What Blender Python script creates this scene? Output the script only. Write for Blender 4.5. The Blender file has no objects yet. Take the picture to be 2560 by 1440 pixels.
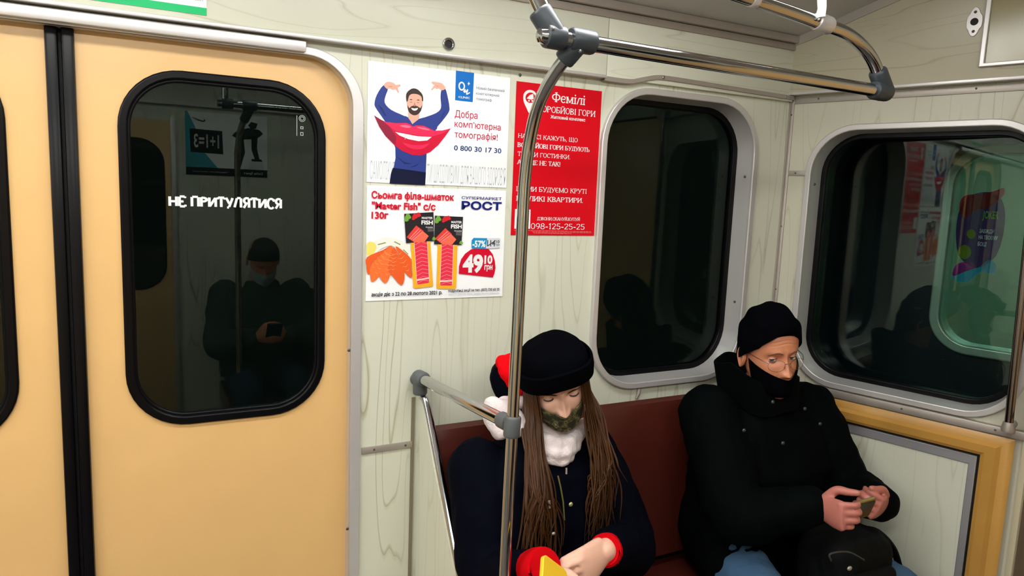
import bpy, bmesh, math, random
import numpy as np
from math import sin, cos, pi, radians, sqrt, exp, atan2
from mathutils import Matrix, Vector, noise as mnoise

S = bpy.context.scene
COL = S.collection
random.seed(7)

# ------------------------------------------------------------------ camera
FPX = 1800.0
YAW, PITCH, ROLL = 0.48997, 0.13362, 0.03957
CAM = np.array([0.0, -1.7, 1.58])
_f = np.array([sin(YAW) * cos(PITCH), cos(YAW) * cos(PITCH), -sin(PITCH)])
_r0 = np.array([cos(YAW), -sin(YAW), 0.0])
_u0 = np.cross(_r0, _f)
_r = cos(ROLL) * _r0 + sin(ROLL) * _u0
_u = -sin(ROLL) * _r0 + cos(ROLL) * _u0
cam = bpy.data.cameras.new('camera')
cam.sensor_width = 36.0
cam.lens = 36.0 * FPX / 2560.0
cam.clip_start = 0.02
cam_ob = bpy.data.objects.new('camera', cam)
COL.objects.link(cam_ob)
m = Matrix.Identity(4)
for i in range(3):
    m[i][0], m[i][1], m[i][2], m[i][3] = _r[i], _u[i], -_f[i], CAM[i]
cam_ob.matrix_world = m
S.camera = cam_ob

# ------------------------------------------------------------------ world, exposure
w = bpy.data.worlds.new('tunnel_dark')
S.world = w
w.use_nodes = True
w.node_tree.nodes['Background'].inputs[0].default_value = (0.004, 0.006, 0.005, 1)
w.node_tree.nodes['Background'].inputs[1].default_value = 1.0
S.view_settings.view_transform = 'Standard'
S.view_settings.look = 'None'
S.view_settings.exposure = 0.0
S.view_settings.gamma = 1.0
S.view_settings.use_curve_mapping = False
LAMP_POWER = 25.5       # emission strength of the ceiling diffusers
LAMP_X = (-3.27, -2.24, -1.21, -0.18, 0.85)
S.cycles.use_denoising = True
S.cycles.max_bounces = 8
S.cycles.transparent_max_bounces = 16

# ------------------------------------------------------------------ frames
class Frame:
    def __init__(s, o, X, Y):
        s.o = np.array(o, float); s.X = np.array(X, float); s.Y = np.array(Y, float)
        s.Z = np.cross(s.X, s.Y)
    def p(s, u, v, n=0.0):
        return s.o + s.X * u + s.Y * v + s.Z * n
    def mat(s, n=0.0):
        o = s.o + s.Z * n
        M = Matrix.Identity(4)
        for i in range(3):
            M[i][0], M[i][1], M[i][2], M[i][3] = s.X[i], s.Y[i], s.Z[i], o[i]
        return M

ANG = 0.27736                                   # the end wall leans away from square
CX = 1.9068                                     # corner of side wall and end wall
SIDE = Frame((0, 0, 0), (1, 0, 0), (0, 0, 1))   # n points into the car (-y)
END = Frame((CX, 0, 0), (sin(ANG), -cos(ANG), 0), (0, 0, 1))
OPY = -2.5
OPP = Frame((0, OPY, 0), (-1, 0, 0), (0, 0, 1))  # opposite side wall, n points to +y

def ray(px, py):
    return _r * ((px - 1280) / FPX) - _u * ((py - 720) / FPX) + _f
def sw(px, py, n=0.0):
    """point of the side wall plane seen at a photo pixel -> (x, z)"""
    d = ray(px, py); t = (-n - CAM[1]) / d[1]
    P = CAM + d * t
    return (P[0], P[2])
def at(px, py, y):
    d = ray(px, py); t = (y - CAM[1]) / d[1]
    return CAM + d * t

# ------------------------------------------------------------------ materials
MATS = {}
def mat(name, col=(0.5, 0.5, 0.5), rough=0.5, metal=0.0, spec=0.5, emit=None, strength=0.0, bump=None, coat=0.0, var=0.0, sss=0.0, aniso=None):
    if name in MATS: return MATS[name]
    M = bpy.data.materials.new(name); M.use_nodes = True
    nt = M.node_tree; b = nt.nodes['Principled BSDF']
    b.inputs['Base Color'].default_value = (*col, 1)
    b.inputs['Roughness'].default_value = rough
    b.inputs['Metallic'].default_value = metal
    b.inputs['Specular IOR Level'].default_value = spec
    if coat: b.inputs['Coat Weight'].default_value = coat; b.inputs['Coat Roughness'].default_value = 0.15
    if sss:
        b.inputs['Subsurface Weight'].default_value = sss
        b.inputs['Subsurface Radius'].default_value = (0.012, 0.004, 0.002)
        b.inputs['Subsurface Scale'].default_value = 0.6
    if emit:
        b.inputs['Emission Color'].default_value = (*emit, 1)
        b.inputs['Emission Strength'].default_value = strength
    if var or bump or aniso:
        tc = nt.nodes.new('ShaderNodeTexCoord')
    if var:
        n = nt.nodes.new('ShaderNodeTexNoise'); n.inputs['Scale'].default_value = 9; n.inputs['Detail'].default_value = 5
        nt.links.new(tc.outputs['Object'], n.inputs['Vector'])
        mx = nt.nodes.new('ShaderNodeMix'); mx.data_type = 'RGBA'
        mx.inputs[6].default_value = (*[c * (1 - var) for c in col], 1)
        mx.inputs[7].default_value = (*[min(1, c * (1 + var)) for c in col], 1)
        nt.links.new(n.outputs['Fac'], mx.inputs[0]); nt.links.new(mx.outputs[2], b.inputs['Base Color'])
    if bump:
        sc, st = bump[0], bump[1]
        n = nt.nodes.new('ShaderNodeTexNoise'); n.inputs['Scale'].default_value = sc; n.inputs['Detail'].default_value = 3
        if aniso:
            mp = nt.nodes.new('ShaderNodeMapping'); mp.inputs['Scale'].default_value = aniso
            nt.links.new(tc.outputs['Object'], mp.inputs['Vector']); nt.links.new(mp.outputs['Vector'], n.inputs['Vector'])
        else:
            nt.links.new(tc.outputs['Object'], n.inputs['Vector'])
        bp = nt.nodes.new('ShaderNodeBump'); bp.inputs['Strength'].default_value = st; bp.inputs['Distance'].default_value = 0.004
        nt.links.new(n.outputs['Fac'], bp.inputs['Height']); nt.links.new(bp.outputs['Normal'], b.inputs['Normal'])
    MATS[name] = M
    return M

def laminate(name, base, line, scale, rough=0.38, seed=0.0, freq=9.0):
    """pale wood-pattern laminate: thin flame-shaped grain lines along one direction"""
    M = bpy.data.materials.new(name); M.use_nodes = True
    nt = M.node_tree; b = nt.nodes['Principled BSDF']; L = nt.links.new
    tc = nt.nodes.new('ShaderNodeTexCoord')
    mp = nt.nodes.new('ShaderNodeMapping'); mp.inputs['Scale'].default_value = scale; mp.inputs['Location'].default_value = (seed, seed * 1.7, seed * .6)
    L(tc.outputs['Object'], mp.inputs['Vector'])
    n = nt.nodes.new('ShaderNodeTexNoise'); n.inputs['Scale'].default_value = 1.0; n.inputs['Detail'].default_value = 1.5; n.inputs['Roughness'].default_value = 0.45
    L(mp.outputs['Vector'], n.inputs['Vector'])
    mul = nt.nodes.new('ShaderNodeMath'); mul.operation = 'MULTIPLY'; mul.inputs[1].default_value = freq; L(n.outputs['Fac'], mul.inputs[0])
    fr = nt.nodes.new('ShaderNodeMath'); fr.operation = 'FRACT'; L(mul.outputs[0], fr.inputs[0])
    rp = nt.nodes.new('ShaderNodeValToRGB')
    e = rp.color_ramp.elements
    e[0].position = 0.0; e[0].color = (1, 1, 1, 1); e[1].position = 0.10; e[1].color = (0, 0, 0, 1)
    x = rp.color_ramp.elements.new(0.9); x.color = (0, 0, 0, 1)
    x = rp.color_ramp.elements.new(1.0); x.color = (0.35, 0.35, 0.35, 1)
    L(fr.outputs[0], rp.inputs[0])
    n2 = nt.nodes.new('ShaderNodeTexNoise'); n2.inputs['Scale'].default_value = 0.55; n2.inputs['Detail'].default_value = 2
    L(mp.outputs['Vector'], n2.inputs['Vector'])
    mr = nt.nodes.new('ShaderNodeMapRange'); mr.inputs[1].default_value = 0.30; mr.inputs[2].default_value = 0.72; L(n2.outputs['Fac'], mr.inputs[0])
    m2 = nt.nodes.new('ShaderNodeMath'); m2.operation = 'MULTIPLY'; L(rp.outputs[0], m2.inputs[0]); L(mr.outputs[0], m2.inputs[1])
    n3 = nt.nodes.new('ShaderNodeTexNoise'); n3.inputs['Scale'].default_value = 2.2; n3.inputs['Detail'].default_value = 3
    L(tc.outputs['Object'], n3.inputs['Vector'])
    mb = nt.nodes.new('ShaderNodeMix'); mb.data_type = 'RGBA'
    mb.inputs[6].default_value = (*[c * .93 for c in base], 1); mb.inputs[7].default_value = (*[min(1, c * 1.05) for c in base], 1)
    L(n3.outputs['Fac'], mb.inputs[0])
    mx = nt.nodes.new('ShaderNodeMix'); mx.data_type = 'RGBA'; mx.inputs[7].default_value = (*line, 1)
    L(mb.outputs[2], mx.inputs[6]); L(m2.outputs[0], mx.inputs[0]); L(mx.outputs[2], b.inputs['Base Color'])
    b.inputs['Roughness'].default_value = rough
    MATS[name] = M
    return M

def glass(name, tint=(0.6, 0.68, 0.64), f0=0.06):
    """thin window glass: mirror reflection by viewing angle over a tinted see-through"""
    M = bpy.data.materials.new(name); M.use_nodes = True
    nt = M.node_tree; L = nt.links.new
    for nd in list(nt.nodes): nt.nodes.remove(nd)
    o = nt.nodes.new('ShaderNodeOutputMaterial')
    lw = nt.nodes.new('ShaderNodeLayerWeight'); lw.inputs['Blend'].default_value = 0.5
    pw = nt.nodes.new('ShaderNodeMath'); pw.operation = 'POWER'; pw.inputs[1].default_value = 4.0; L(lw.outputs['Facing'], pw.inputs[0])
    ma = nt.nodes.new('ShaderNodeMath'); ma.operation = 'MULTIPLY_ADD'; ma.inputs[1].default_value = 1 - f0; ma.inputs[2].default_value = f0; L(pw.outputs[0], ma.inputs[0])
    t = nt.nodes.new('ShaderNodeBsdfTransparent'); t.inputs[0].default_value = (*tint, 1)
    g = nt.nodes.new('ShaderNodeBsdfGlossy'); g.inputs['Roughness'].default_value = 0.0; g.inputs[0].default_value = (0.9, 1.0, 0.95, 1)
    mx = nt.nodes.new('ShaderNodeMixShader')
    L(ma.outputs[0], mx.inputs[0]); L(t.outputs[0], mx.inputs[1]); L(g.outputs[0], mx.inputs[2]); L(mx.outputs[0], o.inputs[0])
    MATS[name] = M
    return M

LAMV = laminate('laminate_upright_grain', (0.62, 0.635, 0.52), (0.30, 0.26, 0.13), (11.0, 11.0, 1.0), freq=9)
LAMH = laminate('laminate_level_grain', (0.62, 0.635, 0.52), (0.40, 0.37, 0.25), (1.3, 1.3, 13.0), seed=3.1, freq=8)
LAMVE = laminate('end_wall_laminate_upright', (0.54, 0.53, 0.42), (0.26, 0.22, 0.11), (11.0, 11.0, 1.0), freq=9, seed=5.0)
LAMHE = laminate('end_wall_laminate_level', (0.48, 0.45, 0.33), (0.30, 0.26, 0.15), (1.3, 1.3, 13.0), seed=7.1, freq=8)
YELLOW = mat('yellow_door_paint', (0.70, 0.44, 0.18), 0.33, var=0.05, bump=(60, 0.04))
LEDGE = mat('ochre_painted_wood', (0.50, 0.26, 0.055), 0.35, var=0.12, bump=(20, 0.1), aniso=(1, 1, 8))
ALU = mat('brushed_aluminium', (0.60, 0.58, 0.57), 0.36, 0.45, bump=(30, 0.05), aniso=(2, 2, 30))
ALUD = mat('dull_aluminium', (0.42, 0.38, 0.34), 0.5, 0.6, var=0.12)
BLUEG = mat('blue_grey_metal', (0.34, 0.34, 0.36), 0.45, 0.5)
STEEL = mat('polished_steel', (0.50, 0.50, 0.52), 0.10, 1.0)
GREYP = mat('grey_plastic_joint', (0.035, 0.045, 0.055), 0.42)
GREYL = mat('mid_grey_plastic', (0.085, 0.095, 0.10), 0.5)
RUBBER = mat('black_rubber', (0.002, 0.002, 0.003), 0.3, spec=.16)
BLACK = mat('matt_black', (0.004, 0.004, 0.004), 0.7)
SCREW = mat('screw_metal', (0.10, 0.09, 0.08), 0.4, 0.6)
CEIL = mat('grey_ceiling_metal', (0.52, 0.51, 0.50), 0.42, 0.25, var=0.06)
VINYL = mat('brown_vinyl', (0.066, 0.011, 0.007), 0.34, var=0.15, bump=(140, 0.12))
FLOORM = mat('dark_linoleum', (0.10, 0.085, 0.075), 0.5, var=0.2)
GLASS = glass('window_glass', f0=.012); GLASSE = glass('end_window_glass', (.8, .88, .84), f0=.034)
GLASSD = glass('door_glass', (0.6, 0.66, 0.62), 0.029)
PAPER = mat('white_poster_paper', (0.86, 0.88, 0.90), 0.35)
LAMPM = mat('lamp_diffuser', (0.9, 0.9, 0.9), 0.5, emit=(1.0, 0.99, 0.96), strength=LAMP_POWER)
def ink(name, c255, rough=0.4):
    c = [((v / 255) / 12.92 if v / 255 <= .04045 else ((v / 255 + .055) / 1.055) ** 2.4) for v in c255]
    return mat('ink_' + name, c, rough, spec=.22)

# ------------------------------------------------------------------ mesh helpers
class MB:
    """collects vertices / faces (with material slots) and links them as one mesh object"""
    def __init__(s): s.v = []; s.f = []; s.m = []; s.sm = []
    def add(s, v, f, mi=0, smooth=True):
        o = len(s.v)
        s.v.extend([tuple(map(float, p)) for p in v]); s.f.extend([tuple(i + o for i in q) for q in f])
        s.m.extend([mi] * len(f)); s.sm.extend([smooth] * len(f))
        return s
    def obj(s, name, mats, parent=None, sharp=35):
        me = bpy.data.meshes.new(name)
        me.from_pydata(s.v, [], s.f)
        if not isinstance(mats, (list, tuple)): mats = [mats]
        for q in mats: me.materials.append(q)
        me.polygons.foreach_set('material_index', s.m)
        me.polygons.foreach_set('use_smooth', s.sm)
        me.update()
        if sharp: 
            try: me.set_sharp_from_angle(angle=radians(sharp))
            except Exception: pass
        return link(name, me, parent)

def link(name, me, parent=None):
    o = bpy.data.objects.new(name, me); COL.objects.link(o)
    if parent is not None:
        o.parent = parent; o.matrix_parent_inverse = parent.matrix_world.inverted() if parent.type != 'EMPTY' else Matrix.Translation(-parent.location)
    return o
def tag(o, label=None, cat=None, group=None, kind=None):
    if label: o['label'] = label
    if cat: o['category'] = cat
    if group: o['group'] = group
    if kind: o['kind'] = kind
    return o
def thing(name, label, cat, loc, group=None):
    o = bpy.data.objects.new(name, None); COL.objects.link(o); o.location = Vector([float(c) for c in loc]); o.empty_display_size = .05
    return tag(o, label, cat, group)

def box(c, s, R=None, bev=0.0, seg=2):
    bm = bmesh.new(); bmesh.ops.create_cube(bm, size=1)
    for v in bm.verts: v.co = Vector((v.co.x * s[0], v.co.y * s[1], v.co.z * s[2]))
    if bev: bmesh.ops.bevel(bm, geom=bm.edges[:], offset=bev, segments=seg, affect='EDGES', profile=0.5)
    bm.verts.index_update()
    V = [np.array(v.co) for v in bm.verts]; F = [[v.index for v in f.verts] for f in bm.faces]; bm.free()
    if R is not None: V = [R @ p for p in V]
    return [p + np.array(c) for p in V], F
def fbox(fr, u0, u1, v0, v1, n0, n1, bev=0.0, seg=2):
    V, F = box(((u0 + u1) / 2, (v0 + v1) / 2, (n0 + n1) / 2), (abs(u1 - u0), abs(v1 - v0), abs(n1 - n0)), bev=bev, seg=seg)
    return [fr.p(*p) for p in V], F
def catmull(P, k=6, closed=False):
    P = [np.array(p, float) for p in P]; n = len(P); out = []
    rng = n if closed else n - 1
    for i in range(rng):
        if closed: a, b, c, d = P[(i - 1) % n], P[i], P[(i + 1) % n], P[(i + 2) % n]
        else: a, b, c, d = P[max(i - 1, 0)], P[i], P[i + 1], P[min(i + 2, n - 1)]
        for j in range(k):
            t = j / k
            out.append(.5 * (2 * b + (c - a) * t + (2 * a - 5 * b + 4 * c - d) * t * t + (3 * b - a - 3 * c + d) * t ** 3))
    if not closed: out.append(P[-1])
    return out
def frames_along(P):
    T = [P[min(i + 1, len(P) - 1)] - P[max(i - 1, 0)] for i in range(len(P))]
    T = [t / (np.linalg.norm(t) + 1e-12) for t in T]
    a = np.array([0, 0, 1.0]) if abs(T[0][2]) < .9 else np.array([1.0, 0, 0])
    N = np.cross(T[0], a); N /= np.linalg.norm(N); out = []
    for t in T:
        N = N - t * (N @ t); N /= np.linalg.norm(N)
        out.append((t, N, np.cross(t, N)))
    return out
def tube(P, r, n=14, cap=True, flat=1.0):
    P = [np.array(p, float) for p in P]
    if np.isscalar(r): r = [r] * len(P)
    V = []; F = []
    for (t, N, B), p, q in zip(frames_along(P), P, r):
        for k in range(n):
            a = 2 * pi * k / n
            V.append(p + (N * cos(a) + B * sin(a) * flat) * q)
    m_ = len(P)
    for i in range(m_ - 1):
        for k in range(n):
            F.append((i * n + k, i * n + (k + 1) % n, (i + 1) * n + (k + 1) % n, (i + 1) * n + k))
    if cap: F.append(tuple(range(n))[::-1]); F.append(tuple((m_ - 1) * n + k for k in range(n)))
    return V, F
def capsule(P, r, n=14, k=4, sub=5):
    """smooth tapered limb with rounded ends"""
    if np.isscalar(r): r = [r] * len(P)
    Q = catmull([list(p) + [q] for p, q in zip(P, r)], sub)
    pts = [q[:3] for q in Q]; rr = [max(q[3], 1e-4) for q in Q]
    d0 = pts[0] - pts[1]; d0 /= np.linalg.norm(d0); d1 = pts[-1] - pts[-2]; d1 /= np.linalg.norm(d1)
    A = [(pts[0] + d0 * rr[0] * sin(a), rr[0] * cos(a)) for a in np.linspace(pi / 2 * .96, 0, k + 1)[:-1]]
    B = [(pts[-1] + d1 * rr[-1] * sin(a), rr[-1] * cos(a)) for a in np.linspace(0, pi / 2 * .96, k + 1)[1:]]
    return tube([a[0] for a in A] + pts + [b[0] for b in B], [a[1] for a in A] + rr + [b[1] for b in B], n)
def loft(rings, cap=True):
    n = len(rings[0]); V = [p for r_ in rings for p in r_]; F = []
    for i in range(len(rings) - 1):
        for k in range(n):
            F.append((i * n + k, i * n + (k + 1) % n, (i + 1) * n + (k + 1) % n, (i + 1) * n + k))
    if cap: F.append(tuple(range(n))[::-1]); F.append(tuple((len(rings) - 1) * n + k for k in range(n)))
    return V, F
def ell(c, X, Y, a, b, n=28, e=1.0):
    c = np.array(c, float); out = []
    for k in range(n):
        t = 2 * pi * k / n; x = cos(t); y = sin(t)
        out.append(c + X * a * math.copysign(abs(x) ** e, x) + Y * b * math.copysign(abs(y) ** e, y))
    return out
def sphere(c, r, nu=20, nv=12):
    c = np.array(c, float); r = np.array([r] * 3 if np.isscalar(r) else r, float); V = []; F = []
    for i in range(nv + 1):
        a = pi * i / nv
        for k in range(nu):
            b = 2 * pi * k / nu
            V.append(c + r * np.array([sin(a) * cos(b), sin(a) * sin(b), cos(a)]))
    for i in range(nv):
        for k in range(nu): F.append((i * nu + k, (i + 1) * nu + k, (i + 1) * nu + (k + 1) % nu, i * nu + (k + 1) % nu))
    return V, F
def grid(P):
    """faces for a list of rows of points"""
    n = len(P[0]); V = [q for r_ in P for q in r_]
    F = [(i * n + k, i * n + k + 1, (i + 1) * n + k + 1, (i + 1) * n + k) for i in range(len(P) - 1) for k in range(n - 1)]
    return V, F
def sheet(P, th):
    """grid of points thickened along its normals into a closed shell"""
    A = np.array(P); r_, c_ = A.shape[:2]
    du = np.gradient(A, axis=1); dv = np.gradient(A, axis=0); N = np.cross(du, dv); N /= np.linalg.norm(N, axis=2, keepdims=True) + 1e-12
    B = A + N * th
    V = list(A.reshape(-1, 3)) + list(B.reshape(-1, 3)); o = r_ * c_; F = []
    for i in range(r_ - 1):
        for k in range(c_ - 1):
            a = i * c_ + k
            F.append((a, a + c_, a + c_ + 1, a + 1)); F.append((o + a, o + a + 1, o + a + c_ + 1, o + a + c_))
    bd = [k for k in range(c_)] + [i * c_ + c_ - 1 for i in range(1, r_)] + [(r_ - 1) * c_ + k for k in range(c_ - 2, -1, -1)] + [i * c_ for i in range(r_ - 2, 0, -1)]
    for a, b in zip(bd, bd[1:] + bd[:1]): F.append((a, b, o + b, o + a))
    return V, F
def rrect(u0, u1, v0, v1, r, n=10):
    if np.isscalar(r): r = (r, r, r, r)     # bottom-left, bottom-right, top-right, top-left
    out = []
    for cx, cy, q, a0 in ((u0 + r[0], v0 + r[0], r[0], pi), (u1 - r[1], v0 + r[1], r[1], 1.5 * pi), (u1 - r[2], v1 - r[2], r[2], 0), (u0 + r[3], v1 - r[3], r[3], .5 * pi)):
        for k in range(n + 1):
            a = a0 + pi / 2 * k / n; out.append((cx + q * cos(a), cy + q * sin(a)))
    return out
def plate_vf(loops, th=0.0, bev=0.0, bres=2):
    """2-D outline with holes, filled and given thickness th (front face at +0, body behind) -> verts, faces in (u, v, n)"""
    c = bpy.data.curves.new('tmp', 'CURVE'); c.dimensions = '2D'; c.fill_mode = 'BOTH'
    c.extrude = max(th / 2 - bev, 0.0); c.bevel_depth = bev; c.bevel_resolution = bres
    if bev: c.offset = -bev
    for lp in loops:
        s = c.splines.new('POLY'); s.points.add(len(lp) - 1); s.use_cyclic_u = True
        for q, pt in zip(s.points, lp): q.co = (float(pt[0]), float(pt[1]), 0, 1)
    o = bpy.data.objects.new('tmp', c); COL.objects.link(o)
    dg = bpy.context.evaluated_depsgraph_get(); dg.update()
    me = bpy.data.meshes.new_from_object(o.evaluated_get(dg))
    V = [np.array(v.co) - np.array([0, 0, th / 2]) for v in me.vertices]; F = [tuple(p.vertices) for p in me.polygons]
    bpy.data.objects.remove(o); bpy.data.curves.remove(c); bpy.data.meshes.remove(me)
    return V, F
def plate(fr, loops, n=0.0, th=0.0, bev=0.0):
    V, F = plate_vf(loops, th, bev)
    return [fr.p(p[0], p[1], p[2] + n) for p in V], F
def ring_loft(fr, loopA, nA, loopB, nB):
    """surface between two closed outlines at two depths"""
    a = [fr.p(u, v, nA) for u, v in loopA]; b = [fr.p(u, v, nB) for u, v in loopB]
    k = len(a); return a + b, [(i, (i + 1) % k, k + (i + 1) % k, k + i) for i in range(k)]
def screw(fr, u, v, n, r=0.0035):
    V, F = sphere((0, 0, 0), (r, r, r * .55), 10, 6)
    return [fr.p(u + p[0], v + p[1], n + p[2]) for p in V], F
def remesh(mb, voxel, smooth=2, disp=None):
    """fuse a soup of closed shells into one continuous skin"""
    me = bpy.data.meshes.new('tmp'); me.from_pydata(mb.v, [], mb.f); me.update()
    bm = bmesh.new(); bm.from_mesh(me); bmesh.ops.recalc_face_normals(bm, faces=bm.faces[:]); bm.to_mesh(me); bm.free()
    o = bpy.data.objects.new('tmp', me); COL.objects.link(o)
    md = o.modifiers.new('r', 'REMESH'); md.mode = 'VOXEL'; md.voxel_size = voxel
    if smooth: sm = o.modifiers.new('s', 'SMOOTH'); sm.iterations = smooth; sm.factor = 0.5
    dg = bpy.context.evaluated_depsgraph_get(); dg.update()
    e = bpy.data.meshes.new_from_object(o.evaluated_get(dg))
    if disp:
        for v in e.vertices: v.co += v.normal * disp(v.co)
    V = [np.array(v.co) for v in e.vertices]; F = [tuple(p.vertices) for p in e.polygons]
    bpy.data.objects.remove(o); bpy.data.meshes.remove(me); bpy.data.meshes.remove(e)
    return V, F

# ------------------------------------------------------------------ lettering
_cap = {}
def _inside(p, P):
    x, y = p; r_ = False; j = len(P) - 1
    for i in range(len(P)):
        if (P[i][1] > y) != (P[j][1] > y) and x < (P[j][0] - P[i][0]) * (y - P[i][1]) / (P[j][1] - P[i][1] + 1e-15) + P[i][0]: r_ = not r_
        j = i
    return r_
def text_vf(s, bold=0.0, res=3, shear=0.0):
    """outline of a line of text; contours that overlap (variable-font glyph parts) go to separate thin layers -> verts (x, y, layer), faces"""
    c = bpy.data.curves.new('tmp', 'FONT'); c.body = s; c.shear = shear
    o = bpy.data.objects.new('tmp', c); COL.objects.link(o)
    dg = bpy.context.evaluated_depsgraph_get(); dg.update()
    cu = o.to_curve(dg); outs = []
    for sp in cu.splines:
        bz = sp.bezier_points; P = []; n = len(bz)
        for i in range(n):
            p0, p1, p2, p3 = bz[i].co, bz[i].handle_right, bz[(i + 1) % n].handle_left, bz[(i + 1) % n].co
            straight = (p1 - p0).cross(p3 - p0).length < 1e-6 and (p2 - p0).cross(p3 - p0).length < 1e-6
            for k in range(1 if straight else res):
                t = k / res; q = p0 * (1 - t) ** 3 + p1 * (3 * t * (1 - t) ** 2) + p2 * (3 * t * t * (1 - t)) + p3 * t ** 3; P.append((q.x, q.y))
        if len(P) > 2: outs.append(P)
    o.to_curve_clear(); bpy.data.objects.remove(o); bpy.data.curves.remove(c)
    ar = [sum(P[i][0] * P[(i + 1) % len(P)][1] - P[(i + 1) % len(P)][0] * P[i][1] for i in range(len(P))) / 2 for P in outs]
    hole = {}
    for i, P in enumerate(outs):
        host = [k for k in range(len(outs)) if ar[k] * ar[i] < 0 and abs(ar[k]) > abs(ar[i]) and all(_inside(q, outs[k]) for q in P)]
        if host: hole[i] = min(host, key=lambda k: abs(ar[k]))
    grp = {i: [P] for i, P in enumerate(outs) if i not in hole}
    for i, k in hole.items():
        if k in grp: grp[k].append(outs[i])
    layers = []
    for k, lp in grp.items():
        xs = [p[0] for p in lp[0]]; ys = [p[1] for p in lp[0]]; bb = (min(xs), max(xs), min(ys), max(ys))
        for L_ in layers:
            if all(bb[0] > q[1] + bold or bb[1] < q[0] - bold or bb[2] > q[3] + bold or bb[3] < q[2] - bold for q, _ in L_): L_.append((bb, lp)); break
        else: layers.append([(bb, lp)])
    V = []; F = []
    for li, L_ in enumerate(layers):
        cc = bpy.data.curves.new('tmp', 'CURVE'); cc.dimensions = '2D'; cc.fill_mode = 'BOTH'; cc.offset = bold
        for _, lp in L_:
            for P in lp:
                sp = cc.splines.new('POLY'); sp.points.add(len(P) - 1); sp.use_cyclic_u = True
                for q, pt in zip(sp.points, P): q.co = (pt[0], pt[1], 0, 1)
        oo = bpy.data.objects.new('tmp', cc); COL.objects.link(oo); dg = bpy.context.evaluated_depsgraph_get(); dg.update()
        me = bpy.data.meshes.new_from_object(oo.evaluated_get(dg)); k0 = len(V)
        V += [(v.co.x, v.co.y, li) for v in me.vertices]; F += [tuple(i + k0 for i in p.vertices) for p in me.polygons]
        bpy.data.objects.remove(oo); bpy.data.curves.remove(cc); bpy.data.meshes.remove(me)
    return np.array(V), F
def cap_h(bold):
    if bold not in _cap:
        V, F = text_vf('Н', bold); _cap[bold] = (V[:, 1].min(), V[:, 1].max())
    return _cap[bold]
def put_text(mb, fr, s, u0, u1, v, cap, n, bold=0.0, mi=0, mirror=False, shear=0.0):
    V, F = text_vf(s, bold, shear=shear); b0, b1 = cap_h(bold)
    x0, x1 = V[:, 0].min(), V[:, 0].max()
    U = u0 + (V[:, 0] - x0) / (x1 - x0) * (u1 - u0); Y = v + (V[:, 1] - b0) / (b1 - b0) * cap
    mb.add([fr.p(a, b, n + 2e-5 * c) for a, b, c in zip(U, Y, V[:, 2])], F, mi, False)

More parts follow.
